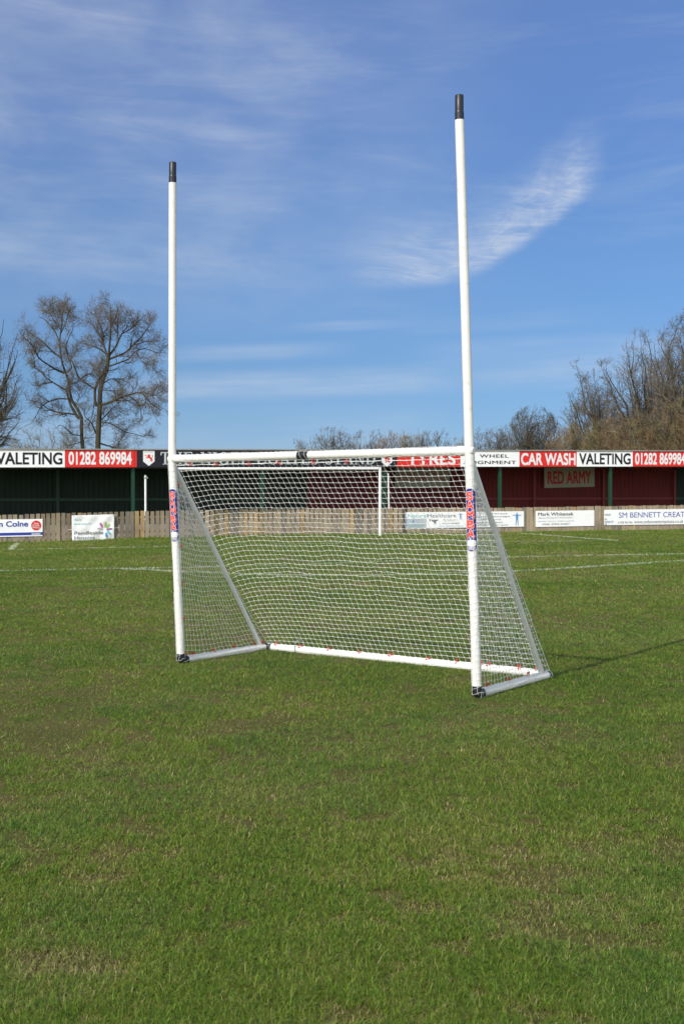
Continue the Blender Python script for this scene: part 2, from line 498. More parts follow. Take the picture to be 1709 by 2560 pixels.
# polarised, clear air: the horizon glow is held back and the blue kept deep
gr = nt.nodes.new('ShaderNodeValToRGB'); nt.links.new((el * 2.0).s, gr.inputs[0])
for k, (p, c) in enumerate(((0, (.545, .821, 1.472)), (.06, (.404, .61, 1.082)), (.12, (.388, .586, .975)), (.2, (.421, .611, .93)), (.3, (.479, .671, .972)), (.44, (.548, .745, 1.047)), (.6, (.66, .829, 1.168)), (.8, (.857, .982, 1.329)))):
    e_ = gr.color_ramp.elements; q_ = e_[k] if k < 2 else e_.new(p); q_.position = p; q_.color = (c[0] / 1.912, c[1] / 1.912, c[2] / 1.912, 1)
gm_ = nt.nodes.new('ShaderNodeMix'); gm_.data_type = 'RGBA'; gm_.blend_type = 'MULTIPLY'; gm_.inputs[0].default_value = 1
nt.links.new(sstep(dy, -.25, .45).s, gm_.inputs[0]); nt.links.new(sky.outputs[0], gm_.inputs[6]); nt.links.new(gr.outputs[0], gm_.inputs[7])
nt.links.new(gm_.outputs[2], mix.inputs[6]); mix.inputs[7].default_value = (3.35, 3.68, 4.18, 1)
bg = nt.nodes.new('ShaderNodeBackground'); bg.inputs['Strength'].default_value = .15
# unseen bright cloud veil, added behind the photographer as neutral fill light
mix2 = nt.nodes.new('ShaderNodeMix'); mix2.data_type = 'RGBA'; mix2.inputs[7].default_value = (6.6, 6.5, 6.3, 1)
fill_veil = sstep(dy, .15, -.30) * (sstep(noise(dx * 3, dy * 3, dz * 6, 5, .6, .4), .25, .70) * .5 + .30) * sstep(dz, -.02, .12)
nt.links.new(fill_veil.s, mix2.inputs[0]); nt.links.new(mix.outputs[2], mix2.inputs[6])
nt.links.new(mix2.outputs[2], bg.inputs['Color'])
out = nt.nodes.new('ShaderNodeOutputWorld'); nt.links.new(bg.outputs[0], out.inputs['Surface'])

sl = bpy.data.lights.new('sun', 'SUN'); sl.energy = 3.25; sl.angle = math.radians(.53); sl.color = (1.0, .955, .88)
so = bpy.data.objects.new('sun', sl); COL.objects.link(so)
sdir = Vector((-math.sin(SUN_AZ) * math.cos(SUN_EL), -math.cos(SUN_AZ) * math.cos(SUN_EL), -math.sin(SUN_EL)))
so.rotation_euler = sdir.to_track_quat('-Z', 'Y').to_euler(); so.location = (-10, -12, 14)
SC.view_settings.view_transform = 'Standard'; SC.view_settings.look = 'None'; SC.view_settings.gamma = 1
SC.view_settings.exposure = 0.35

# ------------------------------------------------------------------ layout lines
FL = at_depth(0, 1359.7, 40.0)[:2]; FR = at_depth(1709, 1325.5, 48.0)[:2]
fdir = (FR - FL) / np.linalg.norm(FR - FL); fback = np.array([-fdir[1], fdir[0]])     # fback points away from the camera
FLEN = np.linalg.norm(FR - FL)


def fence_xy(s, back=0.0): return FL + fdir * s + fback * back


def s_of_px(px, back):       # distance along the fence line (shifted back) that a photo column meets
    d = ray(px, 1250)[:2]; A = np.stack([fdir, -d], 1); return np.linalg.solve(A, -(FL + fback * back))[0]


# ------------------------------------------------------------------ ground
gx = np.unique(np.concatenate([[-2500, -900, -400, -200, -120, -80, -55], np.arange(-40, 40.1, .5), [55, 80, 120, 200, 400, 900, 2500]]))
gy = np.unique(np.concatenate([[-300, -120, -60, -30, -15], np.arange(-6, 60.1, .5), [64, 70, 80, 100, 140, 200, 320, 600, 1200, 3000]]))
GX, GY = np.meshgrid(gx, gy); GZ = ground_z(GX, GY)
idx = np.arange(GX.size).reshape(GX.shape)
F = np.stack([idx[:-1, :-1], idx[:-1, 1:], idx[1:, 1:], idx[1:, :-1]], -1).reshape(-1, 4)
b = MB(); b.add(np.stack([GX, GY, GZ], -1).reshape(-1, 3), F, None, True)
gm = bpy.data.materials.new('turf_soil'); gm.use_nodes = True
n_ = gm.node_tree; N = n_.nodes; L = n_.links; bs = N['Principled BSDF']; bs.inputs['Roughness'].default_value = .95; bs.inputs['Specular IOR Level'].default_value = .1
geo = N.new('ShaderNodeNewGeometry')


def gnoise(sc, det=4, rough=.6):
    n = N.new('ShaderNodeTexNoise'); n.inputs['Scale'].default_value = sc; n.inputs['Detail'].default_value = det; n.inputs['Roughness'].default_value = rough
    L.new(geo.outputs['Position'], n.inputs['Vector']); return n.outputs[0]


def ramp(src, stops):
    r = N.new('ShaderNodeValToRGB'); L.new(src, r.inputs[0]); e = r.color_ramp.elements
    for k, (p, c) in enumerate(stops):
        q = e[k] if k < 2 else e.new(p)
        q.position = p; q.color = (*c, 1)
    return r.outputs[0]


c1 = ramp(gnoise(150, 5, .8), [(.36, (.040, .032, .016)), (.5, (.118, .116, .034)), (.62, (.24, .20, .085))])
c2 = ramp(gnoise(1.1, 5), [(.3, (.75, .85, .7)), (.7, (1.2, 1.1, 1.15))])
mm = N.new('ShaderNodeMix'); mm.data_type = 'RGBA'; mm.blend_type = 'MULTIPLY'; mm.inputs[0].default_value = 1
L.new(c1, mm.inputs[6]); L.new(c2, mm.inputs[7]); L.new(mm.outputs[2], bs.inputs['Base Color'])
bp = N.new('ShaderNodeBump'); bp.inputs['Strength'].default_value = .8; bp.inputs['Distance'].default_value = .03
L.new(gnoise(120, 5, .8), bp.inputs['Height']); L.new(bp.outputs[0], bs.inputs['Normal'])
ground = b.build('ground', gm); tag(ground, kind='structure')

# ------------------------------------------------------------------ grass
blade_mat = bpy.data.materials.new('grass_blade'); blade_mat.use_nodes = True
n_ = blade_mat.node_tree; N = n_.nodes; L = n_.links; bs = N['Principled BSDF']
bs.inputs['Roughness'].default_value = .48; bs.inputs['Specular IOR Level'].default_value = .28
vc = N.new('ShaderNodeVertexColor'); vc.layer_name = 'tint'; L.new(vc.outputs[0], bs.inputs['Base Color'])
tr = N.new('ShaderNodeBsdfTranslucent'); ms = N.new('ShaderNodeMixShader'); ms.inputs[0].default_value = .36
L.new(vc.outputs[0], tr.inputs[0]); L.new(bs.outputs[0], ms.inputs[1]); L.new(tr.outputs[0], ms.inputs[2])
L.new(ms.outputs[0], N['Material Output'].inputs['Surface'])


def worn(x, y):       # 0 lush .. 1 bare
    a = fbm(x * .9 + 3, y * .9 + 8, 31, 3); c = fbm(x * 4.2 + 11, y * 4.2, 47, 3)
    return S01((a * .42 + c * .38 + fbm(x * 11, y * 11, 53, 2) * .2 - .515) / .15)


def blades(name, x, y, hgt, wid, lean, col, two=True, zoff=0.0):
    n = len(x); z = ground_z(x, y) - .004 + zoff + rng.random(n) ** 2 * .011
    ph = rng.random(n) * 2 * math.pi; fa = ph + math.pi / 2 + rng.normal(0, .5, n)
    base = np.stack([x, y, z], 1)
    side = np.stack([np.cos(fa), np.sin(fa), np.zeros(n)], 1) * (wid / 2)[:, None]
    ld = np.stack([np.cos(ph), np.sin(ph), np.zeros(n)], 1)
    up = np.array([0, 0, 1.])
    tip = base + ld * (hgt * np.sin(lean))[:, None] + up * (hgt * np.cos(lean))[:, None]
    if two:
        mid = base + ld * (hgt * .55 * np.sin(lean * .55))[:, None] + up * (hgt * .55 * np.cos(lean * .55))[:, None]
        V = np.stack([base - side, base + side, mid + side * .85, mid - side * .85, tip], 1).reshape(-1, 3)
        o = (np.arange(n) * 5)[:, None]
        loops = np.concatenate([o + np.array([[0, 1, 2, 3]]), o + np.array([[3, 2, 4]])], 1).ravel()
        st = ((np.arange(n) * 7)[:, None] + np.array([[0, 4]])).ravel(); per = 5
    else:
        V = np.stack([base - side, base + side, tip], 1).reshape(-1, 3)
        loops = np.arange(n * 3); st = np.arange(n) * 3; per = 3
    return V, loops, st, np.repeat(col, per, 0)


def merge_blades(name, parts, material):
    me = bpy.data.meshes.new(name); V = []; Ls = []; Ss = []; C = []; vo = lo = 0
    for v, l, s, c in parts:
        V.append(v); Ls.append(l + vo); Ss.append(s + lo); C.append(c); vo += len(v); lo += len(l)
    set_mesh(me, np.vstack(V), np.concatenate(Ls), np.concatenate(Ss)); add_col(me, np.vstack(C))
    me.materials.append(material); o = bpy.data.objects.new(name, me); COL.objects.link(o); return o


PAL = np.array([[.064, .140, .015], [.106, .202, .018], [.162, .255, .025], [.215, .262, .034], [.325, .275, .098], [.45, .37, .19]])


def grass_col(x, y, w_):
    n = len(x)
    pt = fbm(x * .35 + 40, y * .35, 71, 3); p2 = fbm(x * 2.1, y * 2.1 + 9, 83, 2); p3 = fbm(x * 9, y * 9 + 3, 88, 2)
    t = 1.66 + (pt - .5) * 2.2 + (p2 - .5) * 1.7 + (p3 - .5) * 1.2 + rng.normal(0, .78, n) + w_ * 1.2
    t = t + (rng.random(n) < .14) * rng.uniform(.8, 2.6, n)
    t = np.clip(t, 0, 4.999); i = t.astype(int); f = (t - i)[:, None]
    c = PAL[i] * (1 - f) + PAL[i + 1] * f
    blue = (fbm(x * .8 + 5, y * .8 + 77, 91, 2) > .56)[:, None] * np.array([[0.0, .003, .008]])
    return (c + blue) * rng.uniform(.50, 1.55, n)[:, None]


def inframe(x, y): return np.abs(x) < y * .286 * 1.22 + .25


parts = []
# fine turf over the ground in front of the camera, then a coarser surround that carries the pitch on to either side
for core, y0_, dmax, thin_ in ((True, 2.9, 98000, 1.0), (False, .8, 40000, 5.0)):
    yy = np.linspace(y0_, 49, 4000); half = yy * .286 * 1.22 + .25 if core else yy * .36 + 5.5
    dens_ = np.minimum(dmax, 98000 * (3.4 / np.maximum(yy, 3.4)) ** 1.68) / thin_ * 2 * half
    cum = np.concatenate([[0], np.cumsum((dens_[1:] + dens_[:-1]) / 2 * np.diff(yy))])
    n = int(cum[-1]); y = np.interp(rng.uniform(0, cum[-1], n), cum, yy); xm = np.interp(y, yy, half)
    x = rng.uniform(-1, 1, n) * xm; h0 = .029 + .005 * S01((y - 9) / 15); wd = .0015 * (np.maximum(y, 3.4) / 3.6) ** 1.05 * (1.0 if core else 2.3)
    # tufting: blades gather towards small clump centres
    cs = np.where(y + rng.normal(0, 1.5, n) < 12, .07, .16)
    jx = np.floor(x / cs); jy = np.floor(y / cs); hsh = np.abs(np.sin(jx * 12.9898 + jy * 78.233) * 43758.5453) % 1
    hs2 = np.abs(np.sin(jx * 39.346 + jy * 11.135) * 24634.6345) % 1
    pull = .12; x = x + pull * ((jx + hsh) * cs - x); y = y + pull * ((jy + hs2) * cs - y)
    wv = np.maximum(worn(x, y), S01((fbm(x * 5.5 + 2, y * 5.5 + 70, 57, 3) - .655) / .07))
    keep = ((inframe(x, y) & (y > 2.9)) == core) & (rng.random(n) < 1 - .72 * wv)
    back = (x - FL[0]) * fback[0] + (y - FL[1]) * fback[1]
    keep &= back < -.02
    x, y, wv, h0, wd = x[keep], y[keep], wv[keep], h0[keep], wd[keep]; n = len(x)
    tall = .75 + .55 * fbm(x * 1.7, y * 1.7 + 60, 101, 2) + .15 * hsh[keep]
    hg = h0 * tall * rng.uniform(.5, 1.2, n) * (1 + (rng.random(n) < .05) * rng.uniform(.3, 1.0, n)) * (1 - .35 * wv)
    ln = np.abs(rng.normal(1.24, .36, n)).clip(.05, 1.56)
    gc_ = grass_col(x, y, wv); gw_ = wd * rng.uniform(.65, 1.3, n); nr_ = y < 5.2 + rng.normal(0, .5, n)
    for m_, two in ((nr_, True), (~nr_, False)):
        parts.append(blades('g', x[m_], y[m_], hg[m_], gw_[m_], ln[m_], gc_[m_], two))
# rough strip the mower leaves along the fence foot
n = 26000; s = rng.uniform(-3, FLEN + 4, n); bk = -np.abs(rng.normal(0, .10, n)) - .02
p = FL[None] + fdir[None] * s[:, None] + fback[None] * bk[:, None]
hh = .085 * (.35 + 1.2 * fbm(s * .8, s * 0, 5, 3)) * rng.uniform(.4, 1.2, n)
parts.append(blades('g', p[:, 0], p[:, 1], hh, rng.uniform(.012, .024, n), np.abs(rng.normal(.35, .3, n)), grass_col(p[:, 0], p[:, 1], np.zeros(n)) * 1.05, False))
grass = merge_blades('grass', parts, blade_mat)
tag(grass, 'short worn green grass covering the sports pitch', 'grass', kind='stuff')


# pitch markings: paint sitting on the grass, thin and broken
def marking(pts, wid=.09, dens=1500, keepk=.55, seed=1):
    P = np.array([on_ground(*q)[:2] for q in pts]); seg = np.diff(P, axis=0); ln = np.linalg.norm(seg, axis=1); cum = np.concatenate([[0], np.cumsum(ln)])
    n = int(cum[-1] * wid * dens * 3); s = rng.uniform(0, cum[-1], n)
    x = np.interp(s, cum, P[:, 0]); y = np.interp(s, cum, P[:, 1])
    k = np.clip(np.searchsorted(cum, s) - 1, 0, len(seg) - 1); nn = np.stack([-seg[k, 1], seg[k, 0]], 1) / ln[k][:, None]
    wob = .05 * (fbm(s * .6, s * 0, seed + 200, 3) - .5) * 2
    off = rng.normal(0, wid / 2.6, n) + wob; x = x + nn[:, 0] * off; y = y + nn[:, 1] * off
    kp = rng.random(n) < keepk * (.25 + 1.1 * fbm(s * 1.1, s * 0 + 3, seed + 300, 3))
    x, y = x[kp], y[kp]; n = len(x)
    c = np.array([[.60, .63, .57]]) * rng.uniform(.6, 1.15, n)[:, None]
    c = np.where((rng.random(n) < .25)[:, None], grass_col(x, y, np.zeros(n)) * 2.2, c)
    o = merge_blades('pitch_marking', [blades('m', x, y, .036 * rng.uniform(.6, 1.2, n), .020 * rng.uniform(.6, 1.3, n), np.abs(rng.normal(.7, .35, n)), c, False, .002)], blade_mat)
    return tag(o, kind='structure')


marking([(27, 1375), (110, 1373), (200, 1371.5), (320, 1369), (422, 1366.8), (640, 1362), (860, 1358.5), (1100, 1356), (1280, 1354.2), (1460, 1352.8)], .085, 1500, .42, 1)
marking([(45, 1357.5), (38, 1364), (29, 1374.5)], .10, 1800, .8, 2)
marking([(1300, 1333.9), (1348, 1337), (1400, 1341.3), (1470, 1347), (1545, 1352)], .10, 1500, .75, 3)
marking([(-60, 1430), (0, 1428.9), (110, 1426), (290, 1422.4), (430, 1420.3), (560, 1417.5), (710, 1414), (836, 1409.5), (951, 1404.5), (1085, 1400.5), (1200, 1396.5), (1290, 1393), (1470, 1389.5), (1709, 1385.5), (1780, 1384)], .085, 1500, .55, 4)
marking([(290, 1423), (360, 1425.5), (430, 1429.3), (485, 1432), (600, 1436), (704, 1438.7), (822, 1440.2), (953, 1438.6), (1041, 1437), (1148, 1433.3), (1296, 1428.8), (1417, 1421.4), (1512, 1415.2), (1595, 1410), (1701, 1403), (1780, 1398)], .095, 1600, .8, 5)

# ------------------------------------------------------------------ fence
fo = empty('wooden_fence', [*fence_xy(FLEN / 2), ground_z(*fence_xy(FLEN / 2))], 'long low weathered timber paling fence behind the pitch, hung with adverts', 'fence')
PALW, s = .135, -11.0
bay = MB(); bay_end = -11 + 1.85; FH = .975
cols = np.array([[.27, .22, .155], [.34, .275, .19], [.225, .195, .15], [.37, .265, .135], [.31, .255, .185]])
while s < FLEN + 10:
    fr = s / FLEN
    gap = .043 if fr < .34 else (.034 if fr < .6 else .019)
    gap *= random.uniform(.7, 1.35)
    wd = PALW * random.uniform(.94, 1.06)
    hgt = FH + .055 * np.clip(fr - .5, 0, 1) + random.uniform(-.014, .014)
    if fr < .03: hgt -= .01
    p = fence_xy(s, random.uniform(-.004, .004)); gz = float(ground_z(*p))
    tl_ = random.gauss(0, .006)
    a3 = np.array([*fdir, 0]); b3 = np.array([*fback, 0])
    k = random.random()
    if fr < .26: ci = 3 if ((.093 < fr < .115 and k < .7) or (.165 < fr < .195 and k < .55) or k < .06) else (2 if k < .5 else 0)
    else: ci = 1 if k < .4 else (4 if k < .75 else (2 if k < .9 else 3))
    c = cols[ci] * random.uniform(.82, 1.14)
    o = np.array([*p, gz - .03]); up = np.array([0, 0, hgt + .03]) + a3 * tl_
    bay.box(o, a3 * wd, b3 * .018, up, c)
    s += wd + gap
    if s > bay_end:
        bay.build('paling_panel', M['fence'], fo, True); bay = MB(); bay_end += 1.85
if bay.n: bay.build('paling_panel', M['fence'], fo, True)
for hz_ in (.22, .72):
    r = MB(); pts = []
    for s in np.arange(-11, FLEN + 9, 2.0):
        p0 = fence_xy(s, .022); p1 = fence_xy(s + 1.995, .022); z0, z1 = float(ground_z(*p0)), float(ground_z(*p1))
        r.hexa([[*p0, z0 + hz_], [*p1, z1 + hz_], [*fence_xy(s + 1.995, .062), z1 + hz_], [*fence_xy(s, .062), z0 + hz_],
                [*p0, z0 + hz_ + .085], [*p1, z1 + hz_ + .085], [*fence_xy(s + 1.995, .062), z1 + hz_ + .085], [*fence_xy(s, .062), z0 + hz_ + .085]])
    r.build('rail', M['fence_rail'], fo)
for s in np.arange(-11 + 1.85, FLEN + 9.5, 1.85):
    p = fence_xy(s, .066); r = MB(); r.box([*p, float(ground_z(*p)) - .1], [*(fdir * .09), 0], [*(fback * .09), 0], [0, 0, 1.0]); r.build('post', M['fence_rail'], fo)

# white spectator rail just behind the palings
wr = empty('white_rail', [*fence_xy(9, .35), 0], 'white painted tubular rail glimpsed through the fence gaps, left of the near goal', 'rail')
b = MB(); sa, sb = s_of_px(366, .35), s_of_px(700, .35)
pa, pb = fence_xy(sa, .35), fence_xy(sb, .35); zz = lambda p: float(ground_z(*p))
b.tube([[*pa, zz(pa) + .77], [*pb, zz(pb) + .74]], .022, 8); b.build('rail_tube', M['gloss_white'], wr)
for q in np.linspace(sa + .03, sb - .05, 4)[1:]:
    p = fence_xy(q, .35); b = MB(); b.tube([[*p, zz(p) - .1], [*p, zz(p) + .75]], .022, 8); b.build('post', M['gloss_white'], wr)

# white net poles
for (px0, py0, px1, py1, lab, r_) in ((363.9, 1189, 364.2, 1345, 'white pole with a collar near its top, behind the fence left of the near goal', .036),
                                      (969.8, 1184, 973.5, 1320, 'slim plain white pole behind the fence beside the far goal post', .027)):
    s_ = s_of_px(px1, .28); p = fence_xy(s_, .28); Y = p[1]
    top = at_depth(px0, py0, Y); base = np.array([*p, zz(p) - .05])
    e = empty('white_pole', [*p, zz(p)], lab, 'pole')
    b = MB(); b.tube([base, top], r_, 12); b.build('pole_shaft', M['gloss_white'], e)
    b = MB(); b.tube([top + (0, 0, .0), top + (0, 0, .02)], r_ * 1.05, 12); b.build('cap', M['steel'], e)
    if r_ > .03:
        b = MB(); b.tube([top - (0, 0, .10), top - (0, 0, .05)], .055, 12); b.box(top + (.03, -.02, -.095), (.06, 0, 0), (0, .03, 0), (0, 0, .04)); b.build('collar', M['steel'], e)

# ------------------------------------------------------------------ spectator stand
SB = 3.0          # the eave line stands this far behind the fence
sA, sB = s_of_px(0, SB), s_of_px(1709, SB)
YA, YB = fence_xy(sA, SB)[1], fence_xy(sB, SB)[1]


def eave(s, which):      # eave heights along the front
    za = {'bot': at_depth(0, 1168.3, YA)[2], 'top': at_depth(0, 1124.4, YA)[2]}[which]
    zb = {'bot': at_depth(1709, 1166.0, YB)[2], 'top': at_depth(1709, 1128.6, YB)[2]}[which]
    return za + (zb - za) * (s - sA) / (sB - sA)


S0, S1 = sA - 15, sB + 11
st = empty('spectator_stand', [*fence_xy((S0 + S1) / 2, SB + 1.7), 0], 'long open-fronted standing terrace with green and maroon sheeted back wall', 'stand')
a3 = np.array([*fdir, 0]); b3 = np.array([*fback, 0])


def sp(s, back, z): return np.array([*fence_xy(s, back), z])


# roof: shallow corrugated sheet falling to the rear
b = MB(); n = 900; ss = np.linspace(S0 - .15, S1 + .15, n + 1); wv = .022 * np.sin(ss * 2 * math.pi / .146)
rows = []
for back, dz, th in ((SB + .02, .045, 0), (SB + 3.75, -.62, 0)):
    rows.append([sp(s_, back, eave(s_, 'top') + dz - .02 + q) for s_, q in zip(ss, wv)])
top = np.array(rows[0] + rows[1]); bot = top - (0, 0, .012); m_ = n + 1
F = [(i, i + 1, m_ + i + 1, m_ + i) for i in range(n)]; off = 2 * m_
F2 = [(off + i, off + m_ + i, off + m_ + i + 1, off + i + 1) for i in range(n)]
F3 = [(i, off + i, off + i + 1, i + 1) for i in range(n)]
b.add(np.vstack([top, bot]), F + F2 + F3, None, True)
b.build('roof', M['roof'], st)
# eave beam the sign boards are screwed to, with a grey capping strip
b = MB(); q = [sp(S0, SB + .03, eave(S0, 'bot') + .02), sp(S1, SB + .03, eave(S1, 'bot') + .02), sp(S1, SB + .13, eave(S1, 'bot') + .02), sp(S0, SB + .13, eave(S0, 'bot') + .02)]
q += [sp(S0, SB + .03, eave(S0, 'top') - .03), sp(S1, SB + .03, eave(S1, 'top') - .03), sp(S1, SB + .13, eave(S1, 'top') - .03), sp(S0, SB + .13, eave(S0, 'top') - .03)]
b.hexa(q); b.build('eave_beam', M['fence_rail'], st)
b = MB(); q = [sp(S0, SB - .04, eave(S0, 'top') + .003), sp(S1, SB - .04, eave(S1, 'top') + .003), sp(S1, SB + .13, eave(S1, 'top') + .003), sp(S0, SB + .13, eave(S0, 'top') + .003)]
q += [p + (0, 0, .045) for p in q]
b.hexa(q); b.build('eave_trim', M['roof'], st)
# back wall sections of profiled sheet
BW = SB + 3.6


def sheet(s0, s1, material, lab):
    b = MB(); n = max(4, int((s1 - s0) / .05)); ss = np.linspace(s0, s1, n + 1)
    d = np.where((np.arange(n + 1) % 4) < 2, 0, .032)
    lo = np.array([sp(s_, BW + q, -.3) for s_, q in zip(ss, d)]); hi = np.array([sp(s_, BW + q, eave(s_, 'top') - .62) for s_, q in zip(ss, d)])
    m_ = n + 1; b.add(np.vstack([lo, hi]), [(i, i + 1, m_ + i + 1, m_ + i) for i in range(n)])
    # back skin, so the sheet is closed from behind
    b.box(sp(s0, BW + .04, -.3), a3 * (s1 - s0), b3 * .01, (0, 0, eave((s0 + s1) / 2, 'top') - .35))
    o = b.build('back_wall', material, st); o['label'] = lab


g1, g2 = s_of_px(767, BW), s_of_px(1685, BW)
sheet(S0, g1, M['wall_green'], 'dark green profiled back wall section beside the maroon one')
sheet(g1 + .003, g2, M['wall_red'], 'dark red profiled back wall section')
sheet(g2 + .003, S1, M['wall_green'], 'short dark green back wall section past RED ARMY')
for s0, s1, m_ in ((S0, g1, 'post_green'), (g1 + .003, g2, 'post_red'), (g2 + .003, S1, 'post_green')):
    b = MB(); b.box(sp(s0, BW - .07, 1.18), a3 * (s1 - s0), b3 * .06, (0, 0, .10)); b.build('wall_rail', M[m_], st)
for px in (145, 450, 1332, 1505, 1682, 805, 1130):
    s_ = s_of_px(px, BW); b = MB(); b.box(sp(s_ - .06, BW - .12, -.2), a3 * .12, b3 * .045, (0, 0, 2.75)); b.build('wall_post', M['post_green' if px < 760 else 'post_red'], st)
for px in (-20, 332.5, 655, 960, 1248, 1523.5, 1790):
    s_ = s_of_px(px, SB + .2); b = MB(); b.box(sp(s_ - .062, SB + .14, -.25), a3 * .124, b3 * .12, (0, 0, eave(s_, 'bot') + .5)); b.build('roof_post', M['post_green'], st)
for k in range(3):
    b = MB(); b.box(sp(S0, SB + .5 + k * 1.03, -.3), a3 * (S1 - S0), b3 * 1.02, (0, 0, .42 + .16 * k)); b.build('terrace_step', M['concrete'], st)
s_ = s_of_px(582, SB + 2.0)
yp = empty('barrier_post', sp(s_, SB + 2.0, .3), 'thin dark post banded with yellow tape inside the stand, seen through the net', 'post')
b = MB(); b.tube([sp(s_, SB + 2, .35), sp(s_, SB + 2, 2.35)], .03, 8); b.build('post_shaft', M['post_green'], yp)
for z in (2.15, 1.85, 1.62, 1.4):
    b = MB(); b.tube([sp(s_, SB + 2, z), sp(s_, SB + 2, z + .09)], .034, 8); b.build('tape_band', M['yellow'], yp)


# ------------------------------------------------------------------ eave sign boards
def fascia(x0, x1, material, label, dn=0.0, dtop=0.0):
    s0, s1 = s_of_px(x0, SB), s_of_px(x1, SB) - .006
    return Board('fascia_sign', sp(s0, SB, eave(s0, 'top') - dtop), sp(s1, SB, eave(s1, 'top') - dtop), sp(s1, SB, eave(s1, 'bot')), sp(s0, SB, eave(s0, 'bot')),
                 material, label, 'sign', .025, 'advert boards along the stand eave')


f0 = fascia(-16, 163.5, M['board_white'], 'white eave board reading VALETING, beside the phone board that meets the long black board')
f0.text('VALETING', -9, 156.5, 1131, 1161.6, M['ink_black'], .028)
f1 = fascia(163.5, 343, M['board_red'], 'red eave board with white phone number between white VALETING and long black board')
f1.text('01282 869984', 172, 329.5, 1129.6, 1162, M['ink_white'], .03)
f1.rect(336.6, 337.2, 1125.5, 1166, M['board_black'], 'seam')
f2 = fascia(343, 992, M['board_black'], 'long black eave board with pale serif stand name and shield at each end')
f2.text('THE NIGEL COATES STAND', 401, 937.5, 1130.8, 1161.6, M['ink_cream'], serif=True)


def shield(bd, x0, x1, y0, y1):
    w_ = x1 - x0; h_ = y1 - y0
    bd.shape([(x0, y0), (x1, y0), (x1, y0 + h_ * .70), ((x0 + x1) / 2, y1), (x0, y0 + h_ * .70)], M['ink_white'], 'shield_emblem')
    P = lambda *l: [(x0 + a * w_, y0 + b_ * h_) for a, b_ in l]
    pts = []; fcs = []

    def poly(*l):
        n0 = len(pts); pts.extend(P(*l)); fcs.append(tuple(range(n0, n0 + len(l))))
    poly((.40, .27), (.55, .24), (.63, .30), (.60, .37), (.48, .40), (.38, .36))           # head
    poly((.38, .36), (.60, .36), (.76, .50), (.70, .58), (.52, .50))                        # chest / body
    poly((.62, .46), (.78, .50), (.84, .60), (.70, .62))                                    # haunch
    poly((.40, .36), (.46, .41), (.26, .36), (.14, .29), (.18, .27))                        # raised fore paw
    poly((.46, .42), (.54, .47), (.38, .50), (.22, .47), (.24, .44))                        # lower fore paw
    poly((.70, .58), (.78, .58), (.72, .68), (.58, .70), (.60, .66))                        # hind leg
    poly((.78, .56), (.84, .60), (.82, .70), (.70, .73), (.76, .66))
    poly((.76, .50), (.82, .44), (.88, .33), (.82, .28), (.80, .33), (.80, .40), (.72, .46))   # tail
    bd.shape(pts, M['ink_red'], 'lion_emblem', fcs)
    bd.rect(x0 + w_ * .1, x1 - w_ * .1, y0 + h_ * .07, y0 + h_ * .10, M['petal_grey'], 'motto_line')


shield(f2, 358, 386.6, 1126.8, 1165); shield(f2, 953, 979.5, 1128.5, 1167)
f3 = fascia(992, 1150, M['board_red'], 'red eave board reading TYRES, behind the near goal crossbar')
f3.text('TYRES', 1017, 1138, 1133, 1162.3, M['ink_white'], .03)
f4 = fascia(1150, 1297.5, M['board_white'], 'white eave board reading WHEEL ALIGNMENT, behind the taller near upright')
f4.text('WHEEL', 1198.2, 1270.5, 1136, 1144.3, M['ink_black'], .018, spacing=1.12)
f4.text('ALIGNMENT', 1157, 1289.5, 1151.8, 1160.3, M['ink_black'], .018, spacing=1.06)
f5 = fascia(1297.5, 1440, M['board_red'], 'red eave board reading CAR WASH in white')
f5.text('CAR WASH', 1301.3, 1437.3, 1132.8, 1163, M['ink_white'], .03)
f6 = fascia(1440, 1580, M['board_white'], 'white eave board reading VALETING, between red CAR WASH and right phone board')
f6.text('VALETING', 1446.3, 1575, 1133, 1161.3, M['ink_black'], .028)
f7 = fascia(1580, 1722, M['board_red'], 'red eave board with white phone number, beside the VALETING board next to CAR WASH')
f7.text('01282 869984', 1586, 1712, 1132.5, 1161.6, M['ink_white'], .03)


# ------------------------------------------------------------------ boards on the fence and the back wall
def on_plane(px, py, back):
    d = ray(px, py); o = np.array([0, 0, CAMH]); nb = np.array([*fback, 0]); t = np.dot(np.array([*(FL + fback * back), 0]) - o, nb) / np.dot(d, nb)
    return o + d * t


def wallboard(name, q, back, material, label, cat='sign', thick=.018, **k):
    return Board(name, *[on_plane(*p, back) for p in q], material, label, cat, thick, **k)


GRP = 'advert boards on the paling fence'
s1_ = wallboard('advert_board', [(-150, 1300.5), (107, 1297.4), (107, 1340), (-150, 1345.5)], -.03, M['board_white'], 'white advert board with blue strip and red circle on the fence', group=GRP)
s1_.rect(-150, 107, 1330.2, 1342.5, M['strip_blue'], 'blue_strip')
s1_.text('n Colne', -2, 71, 1302.3, 1317.6, M['ink_blue'], .03)
s1_.rect(-150, 71, 1319.6, 1323.3, M['ink_black'], 'black_strip')
s1_.text('Electrical and heating  Plumbing Materials', -60, 69, 1320.4, 1322.9, M['ink_white'], .01, 'small_lettering')
s1_.text('opening hours monday to saturday  01282 861111', -60, 70, 1325.2, 1327, M['ink_grey'], 0, 'small_lettering')
s1_.shape(ellipse(91.2, 1313.6, 12.6, 12.4, 28), M['ink_red'], 'red_roundel')
for k, (tx, a_, b_) in enumerate((('Trade', 84.5, 98), ('& Public', 82.5, 100), ('Welcome', 81, 101.5))):
    s1_.text(tx, a_, b_, 1306.3 + k * 5.2, 1310.3 + k * 5.2, M['ink_white'], .03, 'roundel_lettering', rot=R2(-8))
s1_.text('JEWSON', 79, 101.5, 1332.6, 1338.6, M['ink_white'], .03)


